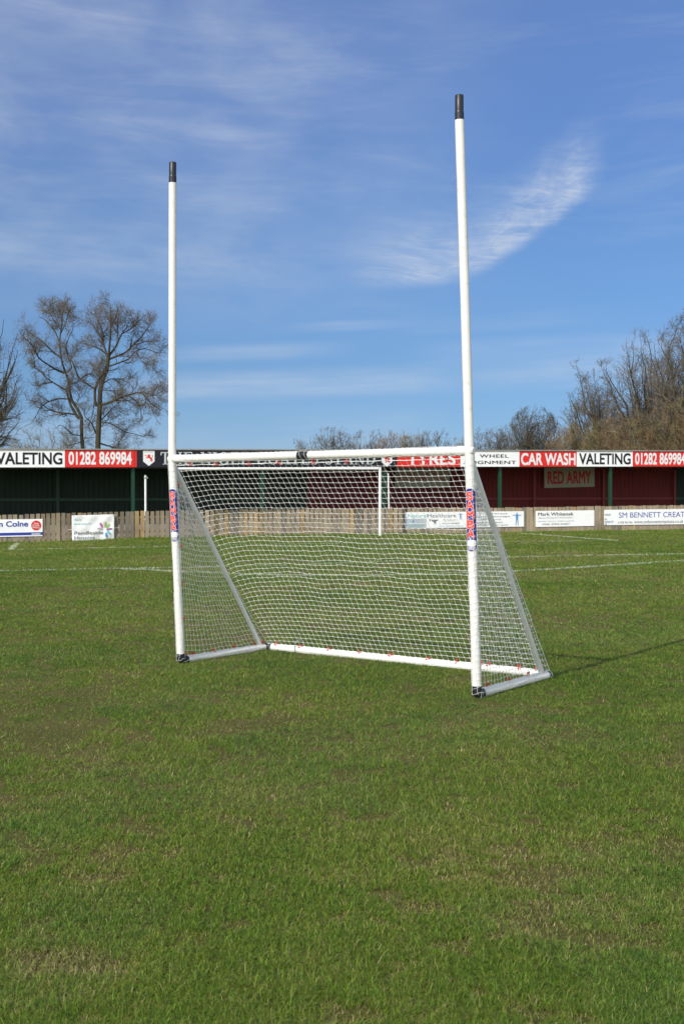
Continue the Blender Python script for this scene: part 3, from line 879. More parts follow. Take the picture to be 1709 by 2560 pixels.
def ban_warp(u, v):
    return .6 * (.018 * np.sin(u * 9 + v * 5.5 + .6) + .016 * np.sin(u * 17 - v * 9 + 2) * (.4 + u) + .012 * np.sin(v * 13 + u * 4) + .014 * np.sin((u + v * .8) * 24) * S01((u - .55) / .3))


s2_ = wallboard('vinyl_banner', [(180, 1289), (286, 1286), (286.5, 1355), (181, 1357.8)], -.085, M['banner'], 'creased white vinyl banner with coloured flower tied to the fence', 'banner', .003, warp=ban_warp, res=(48, 32))
s2_.text("We're", 186, 204, 1296.4, 1302, M['ink_teal'], .0)
s2_.text('fundraising for', 186, 230, 1306.5, 1313.5, M['ink_teal'], .0)
s2_.text('Pendleside', 186.5, 258.5, 1326.5, 1337.2, M['ink_grey'], .004)
s2_.text('Hospice', 186.5, 238, 1339.2, 1351.2, M['ink_grey'], .004)
for yy, a_, b_ in ((1340, 242, 250), (1343.3, 241, 257), (1346, 241, 251), (1353.2, 187, 209)):
    s2_.rect(a_, b_, yy, yy + .8, M['ink_grey'], 'small_print', nu=4)
for (x, y, rx, ry, ro, m_) in ((253.5, 1313, 2.9, 7.4, R2(-28), 'petal_pink'), (263.5, 1311.5, 2.5, 7.6, R2(3), 'petal_lime'), (271, 1315, 2.5, 7.2, R2(40), 'petal_green'),
                               (273.5, 1322.5, 2.5, 8.0, R2(80), 'petal_plum'), (250, 1321.5, 2.2, 7.6, R2(-83), 'petal_grey'), (272, 1331, 3.0, 6.6, R2(-42), 'ink_teal'), (266, 1337.5, 2.8, 7.2, R2(-6), 'ink_sky')):
    s2_.shape(ellipse(x, y, rx, ry, 16, ro), M[m_], 'flower_petal')
for k in range(4):
    for yy, y2 in ((1288.5 - k * .9, 0), (1355.5 - k * .9, 1)):
        s2_.shape(ellipse(183 + k * 33.5, yy + (1.2 if not y2 else -.8), .7, .7, 8), M['ink_grey'], 'eyelet')
for a_, b_ in (((286, 1320), (297, 1319)), ((181, 1323.5), (170, 1325)), ((286.4, 1288), (292, 1287))):
    bt = MB(); bt.tube([on_plane(*a_, -.085), on_plane(*b_, -.02)], .006, 6); bt.build('tie_cord', M['rope'], s2_.o)


def figure(bd, cx, y0, y1):
    h_ = y1 - y0
    P = []; Fc = []

    def poly(*l):
        n0 = len(P); P.extend([(cx + a * h_, y0 + b_ * h_) for a, b_ in l]); Fc.append(tuple(range(n0, n0 + len(l))))
    poly(*[(.045 * math.cos(t), .065 + .065 * math.sin(t)) for t in np.linspace(0, 2 * math.pi, 10)[:-1]])
    poly((-.025, .12), (.025, .12), (.09, .17), (.075, .50), (-.075, .50), (-.09, .17))
    poly((.07, .165), (.36, .185), (.36, .205), (.07, .235)); poly((-.07, .165), (-.36, .185), (-.36, .205), (-.07, .235))
    poly((-.075, .5), (-.005, .5), (-.07, .98), (-.11, .98)); poly((.005, .5), (.075, .5), (.11, .98), (.07, .98))
    bd.shape(P, M['ink_sky'], 'figure_emblem', Fc)


s3_ = wallboard('advert_board', [(1012, 1280.7), (1308.8, 1278), (1308.8, 1316.4), (1012, 1321.3)], -.03, M['board_white'], 'white health clinic board with blue figures, on the fence behind the near goal', group=GRP)
s3_.rect(1012, 1065, 1296, 1320, M['pale_grey'], 'photo_panel')
s3_.text('Natural', 1019, 1067, 1284.5, 1294, M['ink_teal'], .0)
s3_.text('Healthcare', 1068, 1139, 1284, 1294, M['ink_grey'], .0)
s3_.text('Clinic', 1107, 1138, 1296.5, 1303, M['petal_grey'], .0)
s3_.text('07840 407847', 1104, 1148.5, 1306.5, 1310.5, M['ink_grey'], .01)
s3_.text('www.naturalhealthcareclinic.co.uk', 1094, 1158, 1313, 1316.5, M['ink_sky'], .0, 'small_lettering')
s3_.text('8 SHACKLETON HALL', 1016, 1062, 1311.3, 1314.3, M['ink_teal'], .01, 'small_lettering')
s3_.text('COLNE, BB8 0LG', 1022, 1056, 1315.8, 1318.4, M['ink_teal'], .01, 'small_lettering')
s3_.shape(ellipse(1032.3, 1303, 2.6, 2.0, 14) + [(1031.8, 1304), (1032.8, 1304), (1032.8, 1308), (1031.8, 1308)], M['ink_sky'], 'tree_emblem', [tuple(range(14)), (14, 15, 16, 17)])
s3_.shape([(1072, 1296), (1074, 1296), (1075, 1303), (1072.5, 1303), (1077, 1299.5), (1092, 1299), (1094, 1302), (1078, 1303), (1080, 1303), (1088, 1303), (1090, 1310), (1087, 1310), (1083, 1305.5)], M['ink_grey'], 'animal_emblem', [(0, 1, 2, 3), (4, 5, 6, 7), (8, 9, 10, 11, 12)])
figure(s3_, 1150, 1281.5, 1300.5); figure(s3_, 1291, 1281.3, 1314)
for tx, a_, b_, yy in (('Sports Therapy', 1176, 1268, 1282), ('Sports Massage', 1176, 1273, 1289.3), ('Acupuncture', 1176, 1251, 1296.6), ('Rehabilitation', 1176, 1255, 1303.4), ('Bowen Therapy', 1176, 1269, 1310.4)):
    s3_.text(tx, a_, b_, yy, yy + 4.6, M['ink_grey'], .005)
s4_ = wallboard('advert_board', [(1338.3, 1277.5), (1484.4, 1275.6), (1484.4, 1314.7), (1338.3, 1317.5)], -.03, M['board_white'], 'plain white paving advert board with black text, right of the near goal', group=GRP)
s4_.text('Mark Whiteoak', 1344, 1432, 1280.3, 1289.8, M['ink_black'], .012)
s4_.text('Block Paving & Tarmacadam', 1345.5, 1431, 1292.6, 1297, M['ink_grey'], .01)
s4_.text('DRIVES  PATHS  FORECOURTS', 1344, 1433, 1301.2, 1305, M['ink_grey'], .0)
s4_.text('MOB:  07976 434507', 1354.5, 1422.5, 1307.6, 1312.8, M['ink_grey'], .008)
s5_ = wallboard('advert_board', [(1509.3, 1274.8), (1762, 1271.6), (1762, 1309.8), (1509.3, 1313)], -.03, M['board_white'], 'white advert board with large blue capitals and grey blocks on the fence', group=GRP)
s5_.text('SM BENNETT CREATIONS', 1545.5, 1750, 1278.7, 1294.5, M['ink_blue'], .0)
s5_.text('01282 861366', 1543, 1579.5, 1303.2, 1308.4, M['ink_grey'], .005)
s5_.text('www.smbennettcreations.co.uk', 1584, 1706.5, 1299.2, 1308.4, M['ink_grey'], .005)
for a_, b_, c_, d_ in ((1510, 1525, 1284.3, 1289.2), (1510, 1515.5, 1296, 1300.5), (1510, 1525, 1302.2, 1307), (1526.5, 1531.5, 1302, 1306.5), (1510, 1515.5, 1308.5, 1312.2)):
    s5_.rect(a_, b_, c_, d_, M['pale_grey'], 'grey_block')
r_ = wallboard('wall_sign', [(1359.3, 1163), (1485, 1162), (1485, 1216.8), (1360.2, 1220)], BW - .16, M['pale_sign'], 'pale sign reading RED ARMY on the maroon back wall', thick=.02)
r_.text('RED ARMY', 1367.5, 1476.5, 1177, 1210.5, M['ink_maroon'], .035)
r2_ = wallboard('wall_sign', [(987.4, 1163), (1124, 1162), (1124, 1219), (986.5, 1220.5)], BW - .16, M['pale_sign'], 'pale sign reading COLNE FC on the maroon wall, seen through the net', thick=.02)
r2_.text('COLNE F.C.', 996, 1116, 1183, 1200.5, M['ink_maroon'], .0)

# ------------------------------------------------------------------ far football goal
gR = at_depth(949.5, 1335, 43.1); gRt = at_depth(949.5, 1171.5, 43.1); gL = at_depth(439, 1348, 40.6); gLt = at_depth(437, 1172.2, 40.6)
gR[2] = float(ground_z(*gR[:2])); gL[2] = float(ground_z(*gL[:2]))
fg = empty('football_goal', (gR + gL) / 2, 'full-size white football goal without a net, far off before the fence', 'goal')
for p, t_ in ((gR, gRt), (gL, gLt)):
    b = MB(); b.tube([p - (0, 0, .05), t_ + (0, 0, .045)], .052, 14); b.build('goal_post', M['gloss_white'], fg)
b = MB(); d = (gRt - gLt) / np.linalg.norm(gRt - gLt); b.tube([gLt + d * .053, gRt - d * .053], .05, 14); b.build('crossbar', M['gloss_white'], fg)

# ------------------------------------------------------------------ near goal
R_BAR = .034


def px_ground(px, py, z):
    d = ray(px, py); t = (z - CAMH) / d[2]; return np.array([0, 0, CAMH]) + d * t


P1 = px_ground(1191.5, 1735, R_BAR); P2 = px_ground(452.5, 1651, R_BAR)
P3 = px_ground(668, 1616.5, R_BAR); P4 = px_ground(1371, 1686.5, R_BAR)
J1 = at_depth(1172.3, 1127.2, P1[1]); J2 = at_depth(430.8, 1147.2, P2[1])
U1 = at_depth(1147.2, 238, P1[1]); U2 = at_depth(432.0, 405.8, P2[1])
C1 = at_depth(1147.8, 300.5, P1[1]); C2 = at_depth(431.8, 457.5, P2[1])
gc = (P1 + P2 + P3 + P4) / 4; gc[2] = 0
ng = empty('training_goal', gc, 'small white netted goal with two tall black-tipped uprights standing on the grass', 'goal')
un = lambda v: v / np.linalg.norm(v)
xdir = un(J1 - J2); ydir = un((P4 - P1) * (1, 1, 0)); front = -ydir
outR = np.cross(ydir, (0, 0, 1)); outR = un(outR); outR = outR if outR @ (P1 - P2) > 0 else -outR


def elbow(a, c, d, r, n=8):     # a -> corner c -> d, rounded
    ts = np.linspace(0, 1, n); return [(1 - t) ** 2 * a + 2 * t * (1 - t) * c + t ** 2 * d for t in ts]


for P, J, Uu, Cc in ((P1, J1, U1, C1), (P2, J2, U2, C2)):
    up = un(J - P); axis_up = un(Uu - J)
    b = MB(); b.tube([P + up * .05, J - up * .11], .0352, 28); b.tube([J - up * .11, J - up * .107], .0366, 28); b.tube([J - up * .107, J, J + axis_up * .10], .0362, 28)
    b.build('post', M['pvc'], ng)
    L_ = np.linalg.norm(Cc - J); b = MB(); hb = J + axis_up * L_ * .46
    b.tube([J + axis_up * .085, hb], .0348, 28); b.tube([hb, hb + axis_up * .006], .0338, 28); b.tube([hb + axis_up * .006, Cc], .0345, 28)
    b.build('upright', M['pvc'], ng)
    b = MB(); CL = np.linalg.norm(Uu - Cc)
    b.tube([Cc + axis_up * .0005, Cc + axis_up * .055], .0335, 28); b.tube([Cc + axis_up * .055, Cc + axis_up * .066], [.0335, .0315], 28, False)
    b.tube([Cc + axis_up * .066, Uu - axis_up * .004, Uu], [.0315, .0315, .0285], 28)
    b.build('upright_tip', M['black'], ng)
b = MB(); mid = (J1 + J2) / 2
mpx = [m for m in np.linspace(0, 1, 400)]
prj = np.array([proj(J2 + (J1 - J2) * t)[0] for t in mpx]); tb0, tb1 = np.interp(746.3, prj, mpx), np.interp(773, prj, mpx)
A0, A1 = J2 + (J1 - J2) * tb0, J2 + (J1 - J2) * tb1
b.tube([J2 + xdir * .03, A0], .0335, 28); b.tube([A1, J1 - xdir * .03], .0335, 28); b.build('crossbar', M['pvc'], ng)
b = MB(); w1 = A0 + (A1 - A0) * .40; w2 = A0 + (A1 - A0) * .50
b.tube([A0, w1], .0352, 28); b.tube([w2, A1], .0352, 28); b.tube([w1, w2], .0340, 28); b.build('crossbar_joint', M['black'], ng)
for J, sg in ((J2, 1), (J1, -1)):
    b = MB(); b.tube([J - xdir * sg * .040, J - xdir * sg * .036, J - xdir * sg * .026, J, J + xdir * sg * .10, J + xdir * sg * .104], [.020, .028, .0345, .0368, .0362, .0342], 28); b.build('crossbar_elbow', M['pvc'], ng)
for A, B, nm in ((P2, P3, 'side_bar'), (P1, P4, 'side_bar'), (P3, P4, 'rear_bar')):
    d = un(B - A); b = MB(); LL = np.linalg.norm(B - A)
    if nm == 'rear_bar':
        pr = np.array([proj(A + (B - A) * t)[0] for t in mpx]); tj = np.interp(1104, pr, mpx)
        b.tube([A + d * .05, A + (B - A) * tj - d * .003], R_BAR, 28); b.tube([A + (B - A) * tj + d * .003, B - d * .05], R_BAR, 28)
        b.tube([A + (B - A) * tj - d * .003, A + (B - A) * tj + d * .003], R_BAR * .955, 28)
        t2 = np.interp(1295, pr, mpx); b.tube([A + (B - A) * t2 - d * .004, A + (B - A) * t2 + d * .004], R_BAR * 1.02, 28)
    else: b.tube([A + d * .06, B - d * .045], R_BAR, 28)
    b.build(nm, M['pvc'], ng)
for c_, a_, d_ in ((P1, J1, P4), (P2, J2, P3), (P3, P2, P4), (P4, P1, P3)):
    b = MB(); ea, ed = un(a_ - c_), un(d_ - c_)
    la, ld = (.062, .075) if c_ is P1 or c_ is P2 else (.05, .062)
    b.tube([c_ + ea * la, c_ + ea * .03] + elbow(c_ + ea * .028, c_, c_ + ed * .028, .036) + [c_ + ed * .03, c_ + ed * ld], .0358, 28)
    b.build('corner_elbow', M['black'], ng)
# diagonal stays
for (tp, bp_, P, Q, J) in (((441.5, 1166), (650, 1607), P2, P3, J2), ((1184, 1145), (1353, 1676), P1, P4, J1)):
    d = un(Q - P); pr = np.array([proj(P + (Q - P) * t)[0] for t in mpx]); bt_ = P + (Q - P) * np.interp(bp_[0], pr, mpx) + np.array([0, 0, .028])
    tt = J + np.array([0, 0, -.075]) + ydir * .034
    b = MB(); b.tube([tt, bt_], .0215, 20); b.build('stay', M['stay'], ng)
    b = MB(); b.tube([tt - un(bt_ - tt) * .03, tt + un(bt_ - tt) * .03], .0235, 16); b.build('stay_bracket', M['stay'], ng)

# stickers wrapped round the posts
for P, J in ((P1, J1), (P2, J2)):
    up = un(J - P); ez = up; fr_ = un(front - ez * (front @ ez)); sd = np.cross(fr_, ez)   # sd: to the viewer's left or right
    if proj(P + sd)[0] < proj(P)[0]: sd = -sd
    H0, H1 = 1.10, 1.565; HA = math.radians(76); shift = math.radians(19)

    def wrap(uv, lift):
        th = (np.asarray(uv)[:, 0] - .5) * 2 * HA + shift; r = (.0352 + lift) if np.ndim(lift) == 0 else (.0352 + lift)[:, None]; z = H0 + (H1 - H0) * np.asarray(uv)[:, 1]
        c0 = P - up * P[2]
        return c0 + up * z[:, None] + r * (np.sin(th)[:, None] * sd + np.cos(th)[:, None] * fr_)

    def wrapped(name, uv, faces, lift, m_, par):
        me = bpy.data.meshes.new(name); v = wrap(uv, lift) - np.array(ng.location)
        me.from_pydata(v.tolist(), [], [tuple(int(i) for i in f) for f in faces]); me.materials.append(m_)
        o = bpy.data.objects.new(name, me); COL.objects.link(o); o.parent = par; return o

    def grid_shape(inside_w, v0, v1, nv=48, nu=24):   # half width as function of v
        vs = v0 + (v1 - v0) * (.5 - .5 * np.cos(np.linspace(0, math.pi, nv + 1))); uv = []; F = []
        for v in vs:
            hw = inside_w(v)
            for k in range(nu + 1): uv.append((.5 + hw * (2 * k / nu - 1), v))
        m_ = nu + 1
        for j in range(nv):
            for k in range(nu): F.append((j * m_ + k, j * m_ + k + 1, (j + 1) * m_ + k + 1, (j + 1) * m_ + k))
        return np.array(uv), F

    R_ = .085

    def hw(v, k=.5, e=0.0):
        q = min(v - e, 1 - e - v) / R_
        return k * (1 if q >= 1 else math.sqrt(max(0, 1 - (1 - max(q, 0)) ** 2)))
    me_uv, me_f = grid_shape(lambda v: max(hw(v), .12), 0, 1)
    dec = wrapped('sticker', me_uv, me_f, .0010, M['decal_blue'], ng)

    def sub(pts_uv, faces):      # refine letter faces so they follow the curve
        from mathutils.geometry import tessellate_polygon
        V = [tuple(p) for p in pts_uv]; T = []
        for f in faces:
            tri = [(f[0], f[i], f[i + 1]) for i in range(1, len(f) - 1)] if len(f) <= 4 else [tuple(f[k] for k in t) for t in tessellate_polygon([[Vector((*V[i], 0)) for i in f]])]
            T += tri
        V = list(V)
        for _ in range(3):
            cache = {}; T2 = []

            def midp(a, b_):
                k = (min(a, b_), max(a, b_))
                if k not in cache: cache[k] = len(V); V.append(((V[a][0] + V[b_][0]) / 2, (V[a][1] + V[b_][1]) / 2))
                return cache[k]
            for a, b_, c_ in T:
                if max(abs(V[a][0] - V[b_][0]), abs(V[b_][0] - V[c_][0]), abs(V[a][0] - V[c_][0])) < .12: T2.append((a, b_, c_)); continue
                x_, y_, z_ = midp(a, b_), midp(b_, c_), midp(c_, a); T2 += [(a, x_, z_), (x_, b_, y_), (z_, y_, c_), (x_, y_, z_)]
            T = T2
        return np.array(V), T
    vtop = .955; step = .151
    for k, ch in enumerate('SAMBA'):
        v1 = vtop - k * step; v0 = v1 - .142
        for bold, grow, m_, lf in ((.03, .012, 'decal_white', .0018), (.028, 0, 'decal_red', .0026)):
            uv, f, _ = text_mesh(ch, 0.0)
            wd_ = .56 if ch != 'M' else .60
            if lf < .002: B_ = ((-.044, .010), (.044, .010), (-.044, -.010), (.044, -.010), (0, .011), (0, -.011), (.048, 0), (-.048, 0))
            else: B_ = ((-.026, .006), (.026, .006), (-.026, -.006), (.026, -.006), (0, 0))
            q = np.array(uv); q[:, 0] = .47 - wd_ / 2 + q[:, 0] * wd_; q[:, 1] = v0 + .010 + q[:, 1] * (v1 - v0 - .02)
            q2, f2 = sub(q, f); f2 = np.array(f2); QQ, FF, LL = [], [], []
            for i_, (a_, b_) in enumerate(B_):
                QQ.append(q2 + (a_, b_)); FF.append(f2 + i_ * len(q2)); LL.append(np.full(len(q2), lf + i_ * .00006))
            wrapped('sticker_letter' if lf > .002 else 'letter_outline', np.vstack(QQ), np.vstack(FF), np.concatenate(LL), M[m_], dec)
    # striped white ball emblem at the foot of the sticker
    uvb, fb = grid_shape(lambda v: .42 * min(1, math.sqrt(max(0.05, 1 - ((v - .128) / .056) ** 4))), .075, .182, 10, 16)
    wrapped('ball_emblem', uvb, fb, .0018, M['decal_white'], dec)
    for v0, v1, kk in ((.058, .067, .40), (.040, .049, .34), (.022, .030, .25)):
        uvb, fb = grid_shape(lambda v: kk, v0, v1, 1, 12); wrapped('emblem_stripe', uvb, fb, .0018, M['decal_white'], dec)
    th = np.linspace(0, 2 * math.pi, 15)[:-1]; wrapped('sticker_dot', np.stack([.45 + .07 * np.cos(th), .198 + .010 * np.sin(th)], 1), [tuple(range(14))], .0030, M['decal_white'], dec)

# ---- net: rows and columns of twine on back and side panels
NR, NB, NS, NSR = 40, 53, 23, 36
ctr = (P1 + P2 + P3 + P4) / 4
rngn = np.random.default_rng(21)


def sm_noise(n, m, k, amp, seed):
    r = np.random.default_rng(seed).normal(0, 1, (k, m if m == 3 else m)); xs = np.linspace(0, k - 1, n); i = np.clip(xs.astype(int), 0, k - 2); f = (xs - i)[:, None]; f = f * f * (3 - 2 * f)
    return (r[i] * (1 - f) + r[i + 1] * f) * amp


JA, JB = J2 - np.array([0, 0, .055]) + ydir * .02, J1 - np.array([0, 0, .055]) + ydir * .02     # net hangs from a cord under the bar
QA, QB = P3 + np.array([0, 0, .034]) + ydir * .012, P4 + np.array([0, 0, .034]) + ydir * .012
upb = un(np.cross(xdir, QA - JA)); upb = upb if upb @ ydir > 0 else -upb
gj = np.linspace(0, 1, NR + 1)[:, None]; gs = np.linspace(0, 1, NB + 1)[None, :]
back = (JA * 1)[None, None] * ((1 - gj) * (1 - gs))[..., None] + JB[None, None] * ((1 - gj) * gs)[..., None] + QA[None, None] * (gj * (1 - gs))[..., None] + QB[None, None] * (gj * gs)[..., None]
bell = np.sin(gj * math.pi)
lowf = fbm(np.repeat(gs * 7, NR + 1, 0), np.repeat(gj * 5, NB + 1, 1), 301, 3) - .5
lowf2 = fbm(np.repeat(gs * 9 + 30, NR + 1, 0), np.repeat(gj * 7, NB + 1, 1), 311, 3) - .5
sag = (.055 * bell * np.sin(gs * math.pi) ** .5 + .035 * bell * lowf)
back += upb * sag[..., None]
back += np.array([0, 0, 1.])[None, None] * ((-.075 * np.exp(-gs / .075) * np.sin(gj * math.pi) ** .6 + .02 * np.exp(-(1 - gs) / .1) * bell - .02 * bell * np.sin(gs * math.pi)) + .022 * lowf2 * bell)[..., None]
back += xdir * ((.03 * bell * (fbm(np.repeat(gs * 5 + 9, NR + 1, 0), np.repeat(gj * 9, NB + 1, 1), 321, 3) - .5))[..., None])
back += rngn.normal(0, .0016, back.shape) * bell[..., None]


def side_panel(P, J, Q, outw, bcol, seed):
    """columns k=0 at the post .. NS at the stay line; rows run level and meet the back panel's edge column."""
    top = J - np.array([0, 0, .05]) + ydir * .045 + outw * .012
    bot = P + np.array([0, 0, .036]) + outw * .01
    Z = []
    for j in range(NSR + 1):
        a = bot + (top - bot) * (1 - j / NSR); q_ = j / NSR * NR; i_ = min(int(q_), NR - 1); e = bcol[i_] + (bcol[i_ + 1] - bcol[i_]) * (q_ - i_)
        k = np.linspace(0, 1, NS + 1)[:, None]
        ln_ = a * (1 - k) + e * k
        Z.append(ln_)
    Z = np.array(Z)
    kk = np.linspace(0, 1, NS + 1)[None, :]; jj = np.linspace(0, 1, NSR + 1)[:, None]
    dr = -.028 * np.sin(kk * math.pi) * np.sin(jj * math.pi) ** .5 + .04 * (fbm(np.repeat(kk * 6, NSR + 1, 0), np.repeat(jj * 3 + seed, NS + 1, 1), 400 + seed, 3) - .5) * np.sin(kk * math.pi)
    Z += np.array([0, 0, 1.]) * dr[..., None]
    Z += outw * (.05 * np.sin(kk * math.pi) * np.sin(jj * math.pi) * (fbm(np.repeat(kk * 4 + 7, NSR + 1, 0), np.repeat(jj * 4 + seed, NS + 1, 1), 440 + seed, 3) - .3))[..., None]
    Z += rngn.normal(0, .0024, Z.shape) * np.sin(kk * math.pi)[..., None]
    return Z


sideL = side_panel(P2, J2, P3, -outR, back[:, 0], 3); sideR = side_panel(P1, J1, P4, outR, back[:, -1], 5)
nb = MB()
TW = .0012


def twine(pts, r=TW, knots=True, wig=.0028, droop=0.0, sides=4):
    pts = np.asarray(pts); n = len(pts); Q = np.empty((2 * n - 1, 3)); Q[::2] = pts; Q[1::2] = (pts[:-1] + pts[1:]) / 2 + rngn.normal(0, wig, (n - 1, 3)) - np.array([0, 0, droop])
    rr = np.full(2 * n - 1, r); 
    if knots: rr[::2] = r * 2.0
    Q2 = np.empty((4 * n - 3, 3)); Q2[::2] = Q; Q2[1::2] = (Q[:-1] + Q[1:]) / 2; r2 = np.full(4 * n - 3, r)
    if knots: r2[::4] = r * 2.0
    nb.tube(Q2, r2, sides, False)


for j in range(NR + 1): twine(back[j], droop=.0015, wig=.0016)
for i in range(NB + 1): twine(back[:, i], wig=.0026)
for Z in (sideL, sideR):
    for j in range(0, NSR + 1): twine(Z[j], droop=.004, wig=.0028)
    for k in range(1, NS + 1): twine(Z[:, k], wig=.002)
# net turned round the bars and posts


def wraps(A, B, r, pitch, nlong, seed, dirn, cover=(0, 360), ringtilt=.35, skip=0.0):
    rs = np.random.default_rng(seed); ax = un(B - A); L_ = np.linalg.norm(B - A)
    e1 = un(dirn - ax * (dirn @ ax)); e2 = np.cross(ax, e1)
    n = int(L_ / pitch)
    for q in range(n + 1):
        if rs.random() < skip: continue
        s_ = L_ * q / n; a0, a1 = (math.radians(c) for c in cover); th = np.linspace(a0, a1, 15); ph = rs.normal(0, .25)
        rad = r + .0025 + np.abs(rs.normal(0, .0012, 15))
        off = s_ + ringtilt * pitch * np.sin(th + ph) + rs.normal(0, .0025, 15)
        pts = A + ax * np.clip(off, 0, L_)[:, None] + rad[:, None] * (np.cos(th)[:, None] * e1 + np.sin(th)[:, None] * e2)
        nb.tube(pts, TW * .9, 4, False)
    for q in range(nlong):
        m = n * 2 + 1; th = math.radians(cover[0] + (cover[1] - cover[0]) * (q + .5) / nlong) + np.interp(np.linspace(0, 1, m), np.linspace(0, 1, 9), rs.normal(0, .35, 9)) + rs.normal(0, .07, m)
        ss_ = np.linspace(0, L_, m); rad = r + .003 + np.abs(rs.normal(0, .001, m))
        nb.tube(A + ax * ss_[:, None] + rad[:, None] * (np.cos(th)[:, None] * e1 + np.sin(th)[:, None] * e2), TW * .9, 4, False)


for P, J, sd_ in ((P1, J1, 1), (P2, J2, 2)):
    up = un(J - P); wraps(P + up * .0, J - up * .02, .0355, .048, 4, 60 + sd_, front)
wraps(J2 + xdir * .06, J1 - xdir * .06, .0345, .051, 3, 70, front)
wraps(P3, P4, .034, .052, 2, 80, front - np.array([0, 0, .6]), (-110, 60), .4, .1)
wraps(P2, P3, .034, .05, 2, 81, outR * 1.0 - np.array([0, 0, .5]), (-60, 120), .5, .45)
wraps(P1, P4, .034, .034, 3, 82, outR * 1.0 - np.array([0, 0, .3]), (-150, 100), .5)
# cords the clips are hooked to
for A, B, k in ((JA - ydir * .01, JB - ydir * .01, 17), (P2 + (0, 0, .037), P3 + (0, 0, .037), 9), (P3 + (0, 0, .037), P4 + (0, 0, .037), 17), (P1 + (0, 0, .037), P4 + (0, 0, .037), 9)):
    pts = np.array([A + (B - A) * t for t in np.linspace(0, 1, 60)]); pts[:, 2] += -.006 * np.abs(np.sin(np.linspace(0, 8 * math.pi, 60))) + rngn.normal(0, .0015, 60)
    nb.tube(pts, .0026, 5, False)
# the net's hem lacing up the rear of each post and across both stays
for Z, J in ((sideL, J2), (sideR, J1)):
    nb.tube(Z[:, 0] + rngn.normal(0, .003, Z[:, 0].shape), .0024, 5, False); nb.tube(Z[:, -1], .0026, 5, False)
nb.build('net', M['rope'], ng)

# red hooks: a small open ring round the cord with spread prongs
cb = MB(); th = np.linspace(-.4, 4.6, 12)
cb.tube(np.stack([.011 * np.cos(th), 0 * th, .011 * np.sin(th)], 1), .0035, 6)
for a_, b_ in (((.0, 0, .01), (.017, .004, .024)), ((0, 0, .01), (-.015, -.004, .022)), ((.003, 0, -.01), (.016, .003, -.024)), ((-.004, 0, -.008), (-.018, 0, -.018)), ((0, 0, .008), (.002, -.012, .026))):
    cb.tube([a_, ((a_[0] + b_[0]) / 2, b_[1], (a_[2] + b_[2]) / 2), b_], [.0045, .0042, .003], 6)
cb.v = [v_ + np.array(ng.location) for v_ in cb.v]
clip0 = cb.build('net_clip', M['redclip'], ng)
first = [True]


def put_clip(p, sc=1.0):
    if first[0]: o = clip0; first[0] = False
    else: o = clip0.copy(); COL.objects.link(o); o.parent = ng
    o.location = Vector(p) - ng.location; o.rotation_euler = (random.uniform(-.5, .5), random.uniform(-.8, .8), random.uniform(-.6, .6)); o.scale = [sc * random.uniform(.9, 1.1)] * 3


def clips_on(A, B, pxs, lift):
    pr = np.array([proj(A + (B - A) * t)[0] for t in mpx]); order = np.argsort(pr)
    for px in pxs: put_clip(A + (B - A) * np.interp(px, pr[order], np.array(mpx)[order]) + lift)


tof = lambda P: un(np.array([0, 0, CAMH]) - P)
clips_on(JA, JB, (480, 545, 626, 700, 787, 871, 970, 1065, 1119), np.array([0, 0, .002]) - ydir * .02)
clips_on(P2, P3, (479.5, 533.5, 584, 636.5, 658), np.array([0, 0, .042]))
clips_on(P3, P4, (694, 754, 825, 901.5, 978, 1072, 1144, 1205, 1222.6, 1300, 1342), np.array([0, 0, .036]) - ydir * .022)
clips_on(P1, P4, (1216.5, 1269.5, 1319), np.array([0, 0, .044]))
pr = np.array([proj(P2 + (J2 - P2) * t)[1] for t in mpx])
for py in (1213, 1253, 1367, 1459, 1548, 1633): put_clip(P2 + (J2 - P2) * np.interp(-py, -pr, mpx) + ydir * .03 + outR * .028, .8)
pr = np.array([proj(P1 + (J1 - P1) * t)[1] for t in mpx])
for py in (1240, 1420, 1560): put_clip(P1 + (J1 - P1) * np.interp(-py, -pr, mpx) + ydir * .045, .8)
# steel hoop pegs over the rear bar
prr = np.array([proj(P3 + (P4 - P3) * t)[0] for t in mpx]); rd = un(P4 - P3)
for px in (743,):
    c_ = P3 + (P4 - P3) * np.interp(px, prr, mpx); f_ = -ydir
    b = MB(); b.tube([c_ + f_ * .039 - (0, 0, .04), c_ + f_ * .039 + (0, 0, .05), c_ + f_ * .034 + (0, 0, .075) + rd * .008, c_ + f_ * .015 + (0, 0, .092) + rd * .02, c_ - f_ * .02 + (0, 0, .095) + rd * .035, c_ - f_ * .04 + (0, 0, .075) + rd * .045, c_ - f_ * .042 - (0, 0, .04) + rd * .045], .0048, 8)
    b.build('ground_peg', M['steel'], ng)


# ------------------------------------------------------------------ trees
def norm(v): return v / (np.linalg.norm(v, axis=-1, keepdims=True) + 1e-9)


def grow(p0, d0, L, K, jit, up, r):
    """vectorised random-walk chains; returns (N,K,3)."""
    n = len(p0); P = np.empty((n, K, 3)); P[:, 0] = p0; d = norm(d0); st = (L / (K - 1))[:, None]
    for k in range(1, K):
        d = norm(d + r.normal(0, jit, (n, 3)) + np.array([0, 0, up])); P[:, k] = P[:, k - 1] + d * st
    return P


def lengths(P): return np.linalg.norm(np.diff(P, axis=1), axis=2).sum(1)


